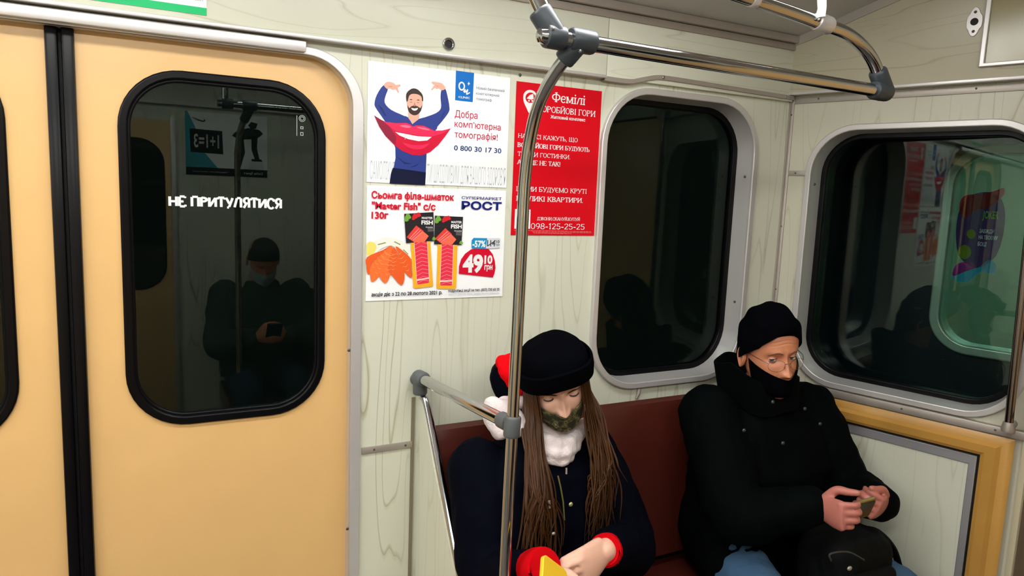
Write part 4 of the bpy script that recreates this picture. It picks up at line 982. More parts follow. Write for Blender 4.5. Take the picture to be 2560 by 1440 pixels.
m_.obj('lettering', WHITE, p5); m_ = MB(); put_text(m_, OPP, 'Delta Sport', ux(1 - .06), ux(1 - .3), 1.60 + .045 * .335, .013, .003, .01); m_.obj('lettering', WHITE, p5); m_ = MB(); put_text(m_, OPP, 'офіційний магазин', ux(1 - .5), ux(1 - .92), 1.60 + .05 * .335, .007, .003, 0)
m_.obj('lettering', WHITE, p5)
rail2 = thing('handrail', 'steel grab rail with upright pole on the opposite side of the car', 'handrail', (.46, -1.95, 0))
MB().add(*tube([np.array([.37, -1.88, 1.93]), np.array([2.0, -1.88, 1.93])], .016, 20)).obj('top_bar', STEEL, rail2)
MB().add(*tube(catmull([np.array([.463, -1.95, 0]), np.array([.463, -1.95, 1.5]), np.array([.468, -1.945, 1.75]), np.array([.49, -1.92, 1.86]), np.array([.52, -1.88, 1.93])], 8), .0145, 18)).obj('pole', STEEL, rail2)
MB().add(*elbow_sleeve([.39, -1.88, 1.93], [.44, -1.88, 1.93], .024)).add(*elbow_sleeve([.48, -1.88, 1.93], [.545, -1.88, 1.93], .024)).add(*elbow_sleeve([.52, -1.88, 1.93], [.49, -1.92, 1.86], .022)).obj('tee_joint', GREYP, rail2)
MB().add(*tube([np.array([.405, -1.88, 1.93]), np.array([.40, -1.88, 2.3])], .015, 16)).obj('ceiling_tube', STEEL, rail2)

# ================================================================== PEOPLE
def _tab(z, xs, ys): 
    t = np.linspace(xs[0], xs[-1], 241); v = np.interp(t, xs, ys); k = np.ones(9) / 9
    v2 = np.convolve(np.pad(v, 4, 'edge'), k, 'valid'); return np.interp(z, t, v2)
HZ = [-.122, -.112, -.095, -.075, -.05, -.025, 0, .03, .06, .085, .103, .114]
HA = [.020, .036, .049, .056, .062, .067, .070, .074, .0755, .068, .050, .012]
HF = [.070, .083, .089, .089, .088, .087, .086, .091, .088, .075, .053, .012]
HB = [.0, .006, .020, .045, .070, .086, .093, .099, .100, .086, .060, .012]
def gs(x, s): return np.exp(-(x / s) ** 2)
def head_surf(th, z, off=0.0, feat=1.0, sex=0):
    a = _tab(z, HZ, HA) + off; f = _tab(z, HZ, HF) + off; b = _tab(z, HZ, HB) + off
    s, c = np.sin(th), np.cos(th)
    x = a * np.sign(s) * np.abs(s) ** .93
    y = np.where(c > 0, -f, b) * np.abs(c) ** .93
    ax = np.abs(x); g = 0
    t = np.clip((.014 - z) / .060, 0, 1.0)
    nose = (.005 + .0185 * t ** 1.15) * np.exp(-(x / (.0062 + .0058 * t)) ** 2) * np.clip((z + .055) / .010, 0, 1) * np.clip((.034 - z) / .02, 0, 1)
    wing = .0085 * np.exp(-((ax - .0125) / .0062) ** 2 - ((z + .040) / .0085) ** 2)
    sock = -.0115 * np.exp(-((ax - .031) / .0165) ** 2 - ((z - .001) / .0125) ** 2) - .004 * np.exp(-((ax - .013) / .008) ** 2 - ((z - .002) / .012) ** 2)
    brow = .0042 * np.exp(-((ax - .028) / .02) ** 2 - ((z - .0205) / .0075) ** 2)
    chk = .0045 * np.exp(-((ax - .044) / .018) ** 2 - ((z + .032) / .02) ** 2)
    fold = -.0022 * np.exp(-((ax - (.019 + np.clip(-.04 - z, 0, .05) * .45)) / .004) ** 2) * np.exp(-((z + .055) / .018) ** 2)
    lip = .006 * np.exp(-(x / .022) ** 2) * (np.exp(-((z + .066) / .0055) ** 2) + np.exp(-((z + .079) / .006) ** 2)) - .003 * np.exp(-(x / .024) ** 2 - ((z + .0725) / .002) ** 2)
    chin = .006 * np.exp(-(x / .02) ** 2 - ((z + .103) / .012) ** 2)
    tmpl = -.003 * np.exp(-((ax - .066) / .012) ** 2 - ((z - .025) / .025) ** 2)
    g = nose + wing + sock + brow + chk + fold + lip + chin + tmpl
    wr = 0
    if sex == 1:
        for zz_, aa in ((.045, .0011), (.055, .0012), (.066, .0009)): wr = wr - aa * np.exp(-((z - zz_ - .004 * np.cos(ax * 70)) / .0017) ** 2) * np.exp(-(ax / .042) ** 4)
    front = np.clip(c * 3, 0, 1)
    y = y - (g + wr) * feat * front
    return np.stack([x, y, z + 0 * x], -1)
def Rm(yaw, pitch, roll):
    return np.array((Matrix.Rotation(yaw, 3, 'Z') @ Matrix.Rotation(pitch, 3, 'X') @ Matrix.Rotation(roll, 3, 'Y')))
class Head:
    def __init__(s, pos, yaw, pitch, roll, k=1.0):
        s.o = np.array(pos, float); s.R = Rm(radians(yaw), radians(pitch), radians(roll)); s.k = k
    def w(s, p): return s.o + s.R @ (np.asarray(p, float) * s.k)
    def W(s, A):
        A = np.asarray(A, float); return s.o + (A * s.k) @ s.R.T
def head_grid(h, mb, sex, mi=0):
    t = np.linspace(-pi, pi, 181)[:-1]; th = t - .55 * np.sin(t)
    zr = np.concatenate([np.linspace(-.1218, -.09, 10)[:-1], np.linspace(-.09, .075, 95)[:-1], np.linspace(.075, .1138, 22)])
    T_, Zg = np.meshgrid(th, zr); A = h.W(head_surf(T_, Zg, sex=sex)); n = len(th); m_ = len(zr)
    V = list(A.reshape(-1, 3)); F = [(i * n + k, i * n + (k + 1) % n, (i + 1) * n + (k + 1) % n, (i + 1) * n + k) for i in range(m_ - 1) for k in range(n)]
    F.append(tuple(range(n))[::-1]); F.append(tuple((m_ - 1) * n + k for k in range(n)))
    mb.add(V, F, mi)
def eye(h, mb, sx, gaze, open_up, open_dn, mi, lash=.0009):
    """eyeball, iris, pupil and two lids; mi = (skin, white, iris, pupil, lash)"""
    c = np.array([sx * .031, -.0655, .0005]); r = .0118
    V, F = sphere((0, 0, 0), r, 24, 16); mb.add(h.W(np.array(V) + c), F, mi[1])
    g = np.array(gaze, float); g /= np.linalg.norm(g); up = np.array([0, 0, 1.]); X = np.cross(up, g); X /= np.linalg.norm(X); Y = np.cross(g, X)
    for rr, lift, m_ in ((.0066, .0004, mi[2]), (.003, .0007, mi[3])):
        R_ = r + lift; rows = [[c + R_ * (g * cos(b_) + (X * cos(a) + Y * sin(a)) * sin(b_)) for a in np.linspace(0, 2 * pi, 21)] for b_ in np.linspace(.02, math.asin(rr / r), 5)]
        V, F = grid([list(h.W(np.array(q))) for q in rows]); mb.add(V, F, m_)
    for lo, hi, R_ in ((open_up, 80, .0130), (-80, open_dn, .0127)):
        rows = []
        for e in np.linspace(lo, hi, 9):
            rows.append([c + R_ * np.array([sin(radians(a)) * cos(radians(e * cos(radians(a * .8)))), -cos(radians(a)) * cos(radians(e * cos(radians(a * .8)))), sin(radians(e * cos(radians(a * .8))))]) for a in np.linspace(-80, 80, 17)])
        V, F = grid([list(h.W(np.array(r_))) for r_ in rows]); mb.add(V, F, mi[0])
        e = lo if lo > -79 else hi
        pts = [c + (R_ + .0004) * np.array([sin(radians(a)) * cos(radians(e * cos(radians(a * .8)))), -cos(radians(a)) * cos(radians(e * cos(radians(a * .8)))), sin(radians(e * cos(radians(a * .8))))]) for a in np.linspace(-72, 72, 15)]
        V, F = tube(list(h.W(np.array(pts))), [.0004] + [lash if lo > -79 else .0005] * 13 + [.0004], 6); mb.add(V, F, mi[4])
def ear(h, mb, sx, mi=0):
    c = np.array([sx * .0715, .012, -.012])
    rows = []
    for i, u in enumerate(np.linspace(0, 1, 7)):
        ring = []
        for k in range(22):
            a = 2 * pi * k / 22; ry, rz = .0165 * (1 - .55 * max(0, -sin(a))), .031
            rad = 1 - .75 * u; dep = .011 * sin(pi * min(u * 1.3, 1)) + (.006 if u == 0 else .0)
            out = [0.002, .010, .0125, .012, .0095, .0085, .0082][i]; rr = [.80, 1.0, .95, .78, .62, .4, .02][i]
            ring.append(c + np.array([sx * out, ry * rr * cos(a) + out * .5, rz * rr * sin(a)]))
        rows.append(list(h.W(np.array(ring))))
    mb.add(*loft(rows), mi)
def hand_parts(mb, w_, d, nrm, th, curls, spread=.10, k=1.0, thumb=(.5, .2), tb=(.62, .75)):
    """palm, four bent fingers, side thumb. w_ wrist, d finger direction, nrm back of hand, th thumb side"""
    w_ = np.array(w_, float); d = np.array(d, float); d /= np.linalg.norm(d)
    th = np.array(th, float); th -= d * (th @ d); th /= np.linalg.norm(th)
    n0 = np.cross(d, th); 
    if n0 @ np.array(nrm) < 0: n0 = -n0
    rings = []
    for t, a, b_ in ((-.03, .024, .019), (0, .026, .018), (.03, .034, .0165), (.06, .040, .0155), (.082, .041, .0125), (.094, .037, .008)):
        rings.append(ell(w_ + d * t * k, th, n0, a * k, b_ * k, 18))
    mb.add(*loft(rings))
    for i, (off, L_, r_) in enumerate(((.029, .072, .0088), (.0098, .080, .0091), (-.0098, .074, .0087), (-.028, .058, .0077))):
        p = w_ + (d * (.084 - (.006 if i == 3 else 0)) + th * off) * k; dd = d + th * (off * spread / .03); dd /= np.linalg.norm(dd); pts = [p - dd * .014 * k, p]; ang = 0
        for sgm, q in zip((.46, .30, .24), curls[i]):
            ang += radians(q); v = dd * cos(ang) - n0 * sin(ang); p = p + v * L_ * sgm * k; pts.append(p)
        mb.add(*capsule(pts, [r_ * k, r_ * 1.03 * k, r_ * .98 * k, r_ * .9 * k, r_ * .78 * k], 12))
    p = w_ + (d * .022 + th * .026 - n0 * .004) * k; v = d * tb[0] + th * tb[1] - n0 * thumb[1]; v /= np.linalg.norm(v); pts = [p - v * .012 * k, p + v * .038 * k]
    v2 = d * (tb[0] + thumb[0]) + th * (tb[1] - thumb[0] * 1.1) - n0 * (thumb[1] + .25); v2 /= np.linalg.norm(v2); pts.append(pts[-1] + v2 * .032 * k)
    v3 = v2 + d * .25 - n0 * .2; v3 /= np.linalg.norm(v3); pts.append(pts[-1] + v3 * .024 * k)
    mb.add(*capsule(pts, [.0145 * k, .0125 * k, .0105 * k, .0085 * k], 12))
def limb(mb, pts, rad): mb.add(*capsule(pts, rad, 18, sub=7))
def torso(mb, pel, chest, neck, X, wp, wc, ws, dp, dc):
    """loft from pelvis to neck; X = lateral axis"""
    pel, chest, neck = [np.array(q, float) for q in (pel, chest, neck)]; X = np.array(X, float); X /= np.linalg.norm(X)
    rings = []
    L_ = [(pel - np.array([0, 0, .10]), wp * .8, dp * .85), (pel, wp, dp), (pel * .55 + chest * .45, (wp + wc) * .49, (dp + dc) * .5), (chest, wc, dc), (chest * .4 + neck * .6, ws, dc * .82), (chest * .15 + neck * .85, ws * .72, dc * .62), (neck, ws * .38, dc * .5)]
    for c, a, b_ in L_:
        Y = np.cross(np.array([0, 0, 1.]), X); rings.append(ell(c, X, Y, a, b_, 30, .85))
    mb.add(*loft(rings))
def fold_noise(amp, sc, seed=0.0, stretch=(1, 1, .6)):
    def f(co):
        p = Vector((co.x * sc * stretch[0] + seed, co.y * sc * stretch[1], co.z * sc * stretch[2]))
        return amp * (mnoise.noise(p) + .5 * mnoise.noise(p * 2.3))
    return f
SKIN_W = mat('fair_skin', (.72, .42, .31), .45, sss=.12, var=.06)
SKIN_M = mat('ruddy_skin', (.60, .235, .125), .42, sss=.12, var=.10, bump=(90, .08))
SKIN_H = mat('red_hands_skin', (.46, .155, .12), .45, sss=.1, var=.12)
EYEW = mat('eye_white', (.75, .70, .66), .15); IRIS = mat('iris_grey_blue', (.07, .09, .10), .15); PUPIL = mat('pupil', (.003, .003, .003), .1); LASH = mat('lashes', (.012, .008, .006), .6)
def knit(name, col): return mat(name, col, .95, spec=.02, bump=(420, .25))
def cloth(name, col, r=.85): return mat(name, col, r, spec=.04, bump=(300, .15))
HATB = knit('black_knit', (.0012, .0014, .0024)); NAVYC = cloth('navy_coat_fabric', (.0012, .0017, .0048), .85); GREENC = cloth('dark_green_black_coat_fabric', (.0008, .0016, .0018), .8)
def camo():
    M = bpy.data.materials.new('camouflage_cloth'); M.use_nodes = True; nt = M.node_tree; b = nt.nodes['Principled BSDF']
    tc = nt.nodes.new('ShaderNodeTexCoord'); n = nt.nodes.new('ShaderNodeTexNoise'); n.inputs['Scale'].default_value = 62; n.inputs['Detail'].default_value = 1.2
    nt.links.new(tc.outputs['Object'], n.inputs['Vector']); rp = nt.nodes.new('ShaderNodeValToRGB'); rp.color_ramp.interpolation = 'CONSTANT'
    e = rp.color_ramp.elements; e[0].color = (.018, .018, .006, 1); e[1].position = .43; e[1].color = (.06, .055, .015, 1)
    for p, c in ((.52, (.16, .14, .045, 1)), (.60, (.035, .035, .012, 1)), (.66, (.26, .23, .10, 1))): x = rp.color_ramp.elements.new(p); x.color = c
    nt.links.new(n.outputs['Fac'], rp.inputs[0]); nt.links.new(rp.outputs[0], b.inputs['Base Color']); b.inputs['Roughness'].default_value = .9
    return M
def beanie(h, name, parent, zl, top, mt, off=.013, rump=.004, seed=1.0, p=2.5, lean=(0, 0), cuff=0.0, tilt_front=0.0):
    th = np.linspace(-pi, pi, 97)[:-1]; rows = []
    for i, t in enumerate(np.linspace(0, .995, 34)):
        rad = (1 - t ** p) ** (1 / p); ring = []
        for a in th:
            z0 = zl(a); z = z0 + (top - z0) * t
            A_, F_, B_ = .0755 + off, .0905 + off * .8, .100 + off
            x = A_ * sin(a) * rad; y = (-F_ if cos(a) > 0 else B_) * abs(cos(a)) * rad
            q = Vector((x * 22 + seed, y * 22, z * 26)); n_ = mnoise.noise(q) * rump * min(1, t * 3) * (1 + t)
            ring.append(np.array([x * (1 + n_ * 8) + lean[0] * t * t, y * (1 + n_ * 8) + lean[1] * t * t, z + n_ * 1.5]))
        rows.append(list(h.W(np.array(ring))))
    V, F = loft(rows); o = MB().add(V, F).obj(name, mt, parent)
    if cuff:
        rows = []
        for t, ex in ((0, .002), (.04, .008), (.5, .0105), (.95, .009), (1.0, .003)):
            ring = []
            for a in th:
                z = zl(a) + cuff * t - .003; A_, F_, B_ = .0755 + off + ex, .0905 + off * .8 + ex, .100 + off + ex
                ring.append(np.array([A_ * sin(a), (-F_ if cos(a) > 0 else B_) * abs(cos(a)), z + .003 * sin(a * 3 + 1)]))
            rows.append(list(h.W(np.array(ring))))
        MB().add(*loft(rows, False)).obj('hat_cuff', mt, parent)
    return o
def face_cover(h, name, parent, ztop, zbot, thm, mt, off=.006, nose=.012, back=0.0, th=.002):
    rows = []
    for t in np.linspace(0, 1, 22):
        r_ = []
        for a in np.linspace(-thm, thm, 49):
            z1 = ztop(a); z = z1 + (zbot(a) - z1) * t
            zz_ = max(z, -.1205); p = head_surf(np.array(a), np.array(zz_), off, feat=.25)
            p = np.array(p); under = max(0, -.108 - z)
            p[1] += under * 1.6 * max(0, cos(a)); p[0] *= 1 - min(.4, under * 4) * 0
            p[2] = z
            p[1] -= nose * exp(-(p[0] / .02) ** 2) * exp(-((z + .045) / .03) ** 2) * max(0, cos(a))
            r_.append(p)
        rows.append(list(h.W(np.array(r_))))
    return MB().add(*sheet(rows, -th)).obj(name, mt, parent)
def brow_strip(h, mb, sx, mi, zo=.0, thick=.0028):
    rows = []
    for t in np.linspace(0, 1, 14):
        x = sx * (.011 + .036 * t); z = .0205 + zo + .006 * sin(pi * min(1, t * 1.15)) * (1) - .004 * t; a = math.asin(min(.99, abs(x) / .074)) * sx
        hh = thick * (1 - .75 * t ** 2) * (.7 + .3 * min(1, t * 6))
        rows.append([head_surf(np.array(a), np.array(z + s * hh), .0011 + .0008 * (1 - abs(s))) for s in (-1, -.3, .3, 1)])
    V, F = grid([list(h.W(np.array(r_))) for r_ in rows]); mb.add(V, F, mi)

def place(root, T):
    pass

# ------------------------------------------------------------------ woman by the partition
def build_woman():
    h = Head((.895, -.262, 1.134), -17, 20, -13, np.array([.96, .90, .85]))
    mb = MB(); head_grid(h, mb, 0, 0)
    up = np.array([0, 0, 1.])
    neck = np.array([.888, -.215, .955])
    body = MB()
    limb(body, [h.w((0, .012, -.08)), h.w((0, .022, -.11)), neck, neck - up * .08], [.050, .052, .056, .06])
    torso(body, (.885, -.19, .54), (.885, -.20, .82), (.887, -.205, .955), (1, 0.02, 0), .155, .145, .155, .10, .095)
    shR, shL = np.array([.728, -.205, .925]), np.array([1.046, -.21, .92]); elR, elL = np.array([.70, -.335, .70]), np.array([1.09, -.34, .70])
    wrR, wrL = at(1340, 1425, -.50), at(1512, 1376, -.50)
    for s_, e_, w_ in ((shR, elR, wrR), (shL, elL, wrL)): limb(body, [s_, (s_ + e_) / 2, e_, (e_ + w_) / 2, w_], [.048, .045, .04, .036, .026])
    for sx in (-1, 1):
        hp = np.array([.885 + sx * .085, -.20, .535]); kn = np.array([.885 + sx * .11, -.62, .53]); an = np.array([.885 + sx * .11, -.60, .09])
        limb(body, [hp, (hp + kn) / 2, kn, (kn + an) / 2, an, an + np.array([0, -.10, -.05])], [.085, .075, .058, .055, .04, .035])
    # her left hand reaches over to the phone, her right hand holds it from behind
    dL = at(1415, 1475, -.55) - wrL
    hand_parts(body, wrL, dL, (-.35, -.75, .55), (-.75, -.1, .6), [(28, 40, 30), (30, 42, 28), (32, 40, 28), (34, 40, 26)], k=.95, thumb=(.05, .05), tb=(1.0, .22))
    dR = np.array([.1, -.55, .35])
    hand_parts(body, wrR, at(1385, 1500, -.55) - wrR, (-.3, .8, -.4), (.8, .1, .5), [(25, 40, 30), (25, 42, 30), (25, 40, 30), (30, 40, 25)], k=.9, thumb=(.4, .2))
    V, F = remesh(body, .0035, 3); mb.add(V, F, 0)
    for sx in (-1, 1): eye(h, mb, sx, (0, -1, -.6), -16, -34, (0, 1, 2, 3, 4), .0017)
    o = mb.obj('person', [SKIN_W, EYEW, IRIS, PUPIL, LASH])
    tag(o, 'young woman in black beanie, camouflage mask and dark parka looking down at a phone', 'person')
    # hair
    HAIR = mat('brown_hair', (.058, .021, .005), .5, spec=.3, var=.5); 
    rnd = random.Random(3); hb = MB()
    for side in (-1, 1):
        for i in range(90):
            t = rnd.random(); a = side * (.75 + 1.0 * t) + rnd.uniform(-.06, .06)
            p0 = h.w(head_surf(np.array(a), np.array(.03), .006, 0)); p1 = h.w(head_surf(np.array(a), np.array(-.045), .013 + .008 * rnd.random(), 0))
            dx = side * (.0 + (.030 if side > 0 else .045) * t) + rnd.uniform(-.014, .014)
            base = np.array([h.o[0] + side * .045, 0, 0])
            L_ = rnd.uniform(.15, .31) + (.02 if side < 0 else .0)
            x2 = p1[0] + dx * .4 + side * .005; x3 = base[0] + dx + side * .022 + rnd.uniform(-.012, .012); x4 = x3 + rnd.uniform(-.02, .02) + side * (.004 if i % 3 else -.02)
            yb = -.335 - .02 * (1 - t) + rnd.uniform(-.012, .006)
            z1 = p1[2]
            pts = [p0, p1, np.array([x2, p1[1] * .55 + yb * .45, z1 - .07]), np.array([x3, yb - .012, z1 - .16]), np.array([x4, yb - .022 + rnd.uniform(-.008, .004), z1 - .16 - (L_ - .12) * .6]), np.array([x4 + rnd.uniform(-.02, .02), yb - .03, z1 - .06 - L_])]
            r_ = rnd.uniform(.0020, .0036); wv = rnd.uniform(0, 6.3); pts = pts[:2] + [p + np.array([.006 * sin(wv + 9 * k), .004 * sin(wv * 2 + 7 * k), 0]) for k, p in enumerate(pts[2:])]
            hb.add(*tube(catmull(pts, 5), [r_ * q for q in np.linspace(1, 1, 16).tolist() + np.linspace(1, .15, 10).tolist()], 6, flat=.6))
    hb.obj('hair', HAIR, o)
    for sx in (-1, 1): m_ = MB(); brow_strip(h, m_, sx, 0, -.001); m_.obj('eyebrow', mat('dark_brow', (.022, .012, .008), .8), o)
    zl = lambda a: .044 + .006 * (1 - cos(a)) * .5 - (.040 * (1 - cos(a)) / 2) - (.012 if sin(a) < 0 else 0) * abs(sin(a))
    beanie(h, 'knit_beanie', o, zl, .129, HATB, .014, .003, 4.2, 3.0, (.004, .0), cuff=.056)
    face_cover(h, 'camouflage_mask', o, lambda a: -.046 + .030 * min(1, abs(a) / 1.2) ** 1.2, lambda a: -.117 + .05 * min(1, abs(a) / 1.2) ** 2, 1.18, camo(), .006, .012)
    for sx in (-1, 1):
        for z0, z1 in ((-.018, .0), (-.072, -.03)):
            m_ = MB(); m_.add(*tube(catmull([h.w(head_surf(np.array(sx * 1.16), np.array(z0), .006, 0)), h.w(head_surf(np.array(sx * 1.45), np.array((z0 + z1) / 2), .005, 0)), h.w(head_surf(np.array(sx * 1.7), np.array(z1 - .005), .005, 0))], 5), .0018, 6)); m_.obj('mask_strap', mat('olive_elastic', (.10, .095, .04), .9), o)
    # parka with hood
    c = MB()
    torso(c, (.885, -.20, .56), (.885, -.225, .80), (.887, -.215, .985), (1, 0.02, 0), .205, .198, .185, .155, .145)
    for s_, e_, w_ in ((shR + np.array([-.005, 0, .0]), elR, wrR), (shL, elL, wrL)):
        d_ = (w_ - e_); limb(c, [s_ - np.array([0, 0, .01]), (s_ + e_) / 2, e_, e_ + d_ * .45, e_ + d_ * .82], [.075, .074, .066, .058, .048])
    for sx in (-1, 1):
        hp = np.array([.885 + sx * .085, -.20, .545]); kn = np.array([.885 + sx * .105, -.50, .56]); limb(c, [hp, (hp + kn) / 2, kn], [.115, .11, .09])
    c.add(*loft([ell(neck + up * z + np.array([0, .005 - z * .2, 0]), np.array([1, 0, 0.]), np.array([0, 1., 0]), a, b_, 28) for z, a, b_ in ((-.06, .12, .105), (0, .095, .088), (.03, .085, .08))]))
    V, F = remesh(c, .007, 5, fold_noise(.007, 17, 2.0))
    MB().add(V, F).obj('parka', NAVYC, o)
    # hood lying behind the head: black shell, red lining
    hd = MB(); A_ = at(1262, 955, -.16)
    hd.add(*capsule([at(1285, 1000, -.16), at(1262, 945, -.14), at(1270, 915, -.11)], [.034, .040, .030], 18)).add(*capsule([at(1300, 1010, -.12), at(1350, 1000, -.06), at(1430, 990, -.08)], [.05, .055, .04], 18))
    V, F = remesh(hd, .006, 4, fold_noise(.005, 30, 5)); MB().add(V, F).obj('hood', NAVYC, o)
    ln = MB(); ln.add(*capsule([at(1258, 905, -.155), at(1276, 932, -.185), at(1296, 972, -.20)], [.020, .026, .018], 16)).add(*capsule([at(1272, 900, -.15), at(1300, 915, -.15)], [.018, .016], 14))
    V, F = remesh(ln, .004, 3, fold_noise(.003, 60, 1)); MB().add(V, F).obj('hood_lining', mat('red_lining', (.72, .002, .006), .9, spec=.05), o)
    # white fleece scarf: front folds and the bunch by her shoulder
    FL = mat('white_fleece', (.74, .66, .66), .95, spec=.1, bump=(220, .5))
    sc = MB()
    for (px, py, y), r_ in ((((1372, 1085, -.325), (1408, 1090, -.335), (1440, 1068, -.315)), .026), (((1375, 1112, -.33), (1405, 1120, -.34), (1440, 1100, -.325)), .024), (((1380, 1135, -.33), (1402, 1142, -.335), (1425, 1130, -.33)), .018)): pass
    for pts, r_ in (([(1345, 1072, -.25), (1385, 1088, -.268), (1410, 1090, -.27), (1445, 1070, -.25)], .020), ([(1335, 1085, -.27), (1372, 1104, -.300), (1405, 1110, -.310), (1440, 1090, -.29), (1462, 1060, -.25)], .018), ([(1345, 1112, -.29), (1378, 1130, -.315), (1405, 1134, -.322), (1438, 1114, -.30)], .016), ([(1372, 1148, -.315), (1400, 1156, -.325), (1425, 1144, -.315)], .012)):
        sc.add(*capsule([at(*q) for q in pts], r_, 14))
    V, F = remesh(sc, .0045, 4, fold_noise(.004, 45, 9)); MB().add(V, F).obj('scarf', FL, o)
    for grp in ((([(1232, 1010, -.20), (1228, 1045, -.21), (1250, 1080, -.23)], .021), ([(1250, 1020, -.21), (1285, 1040, -.23), (1300, 1070, -.24)], .024), ([(1262, 1010, -.19), (1300, 1005, -.2)], .02)), (([(1470, 1010, -.19), (1478, 1040, -.2)], .012),)):
        sc = MB()
        for pts, r_ in grp: sc.add(*capsule([at(*q) for q in pts], r_, 14))
        V, F = remesh(sc, .0045, 4, fold_noise(.004, 45, 3)); MB().add(V, F).obj('scarf_bunch', FL, o)
    # red cuffs, zip, toggles
    RC = mat('red_cuff_knit', (.55, .002, .006), .95, spec=.05)
    for e_, w_, r_ in ((elR, wrR + (wrR - elR) / np.linalg.norm(wrR - elR) * .034, .042), (elL, wrL, .036)):
        d_ = w_ - e_; d_ = d_ / np.linalg.norm(d_)
        P = [w_ - d_ * .06, w_ - d_ * .03, w_ - d_ * .002, w_ + d_ * .004, w_ - d_ * .004, w_ - d_ * .03]; MB().add(*tube(P, [r_ * .95, r_ * 1.05, r_, r_ * .9, r_ * .8, r_ * .75], 22, cap=False)).obj('cuff', RC, o)
    BR_ = mat('dull_brass', (.22, .22, .07), .4, .5)
    m_ = MB().add(*tube([at(1395, 1190, -.372), at(1402, 1220, -.378), at(1408, 1255, -.380), at(1411, 1300, -.382)], .0018, 8)); m_.obj('zip', BR_, o)
    MB().add(*sphere(at(1427, 1261, -.38), (.0055, .003, .0055), 14, 8)).obj('snap_button', mat('pale_brass', (.55, .55, .25), .3, .6), o)
    MB().add(*tube([at(1373, 1252, -.378), at(1374, 1270, -.378)], .003, 8)).obj('drawcord_tip', ALUD, o); MB().add(*tube([at(1416, 1170, -.372), at(1416, 1185, -.374)], .0022, 8)).obj('drawcord_tip', ALUD, o)
    MB().add(*sphere(at(1384, 1334, -.385), (.005, .003, .004), 12, 8)).obj('snap_button', ALUD, o)
    TR = cloth('dark_jeans', (.012, .014, .022)); tr = MB()
    for sx in (-1, 1):
        hp = np.array([.885 + sx * .085, -.22, .54]); kn = np.array([.885 + sx * .11, -.63, .525]); an = np.array([.885 + sx * .11, -.605, .12])
        limb(tr, [hp, (hp + kn) / 2, kn, (kn + an) / 2, an], [.095, .088, .07, .064, .055])
    V, F = remesh(tr, .008, 3); MB().add(V, F).obj('trousers', TR, o)
    for sx in (-1, 1):
        an = np.array([.885 + sx * .11, -.61, .1]); s_ = MB(); s_.add(*capsule([an, an + np.array([0, -.02, -.045]), an + np.array([0, -.15, -.06])], [.05, .052, .04], 16)); V, F = remesh(s_, .007, 3)
        MB().add([np.array([p[0], p[1], max(p[2], .001)]) for p in V], F).obj('boot', cloth('boot_leather', (.01, .01, .01), .5), o)
    # phone
    ph = thing('mobile_phone', 'yellow cased phone held up in the young woman’s hands', 'phone', at(1388, 1425, -.56))
    A = at(1356, 1384, -.585); B = at(1422, 1434, -.585); C_ = at(1340, 1462, -.635)
    X = (B - A); lx = np.linalg.norm(X); X /= lx; Y = C_ - A; Y -= X * (Y @ X); Y /= np.linalg.norm(Y)
    pf_ = Frame(A, X, Y); W_ = .072
    if pf_.Z @ (CAM - A) < 0: pf_.Z = -pf_.Z
    MB().add(*plate(pf_, [rrect(0, .075, 0, .150, .011)], .004, .009, .002)).obj('yellow_case', mat('yellow_case', (.80, .50, .02), .4), ph)
    MB().add(*plate(pf_, [rrect(.006, .069, .006, .144, .008)], -.0055, .0012)).obj('screen', mat('phone_glass', (.004, .004, .005), .08), ph)
    m_ = MB().add(*tube([pf_.p(.020, .055, .003), pf_.p(.020, .055, .0062)], .0075, 18)); m_.obj('camera_lens', mat('lens_dark', (.05, .055, .06), .2), ph)
    m_ = MB().add(*plate(pf_, [rrect(.035, .060, .035, .065, .006)], .0048, .0006)); m_.obj('printed_patch', mat('case_print', (.36, .17, .01), .5), ph)
build_woman()

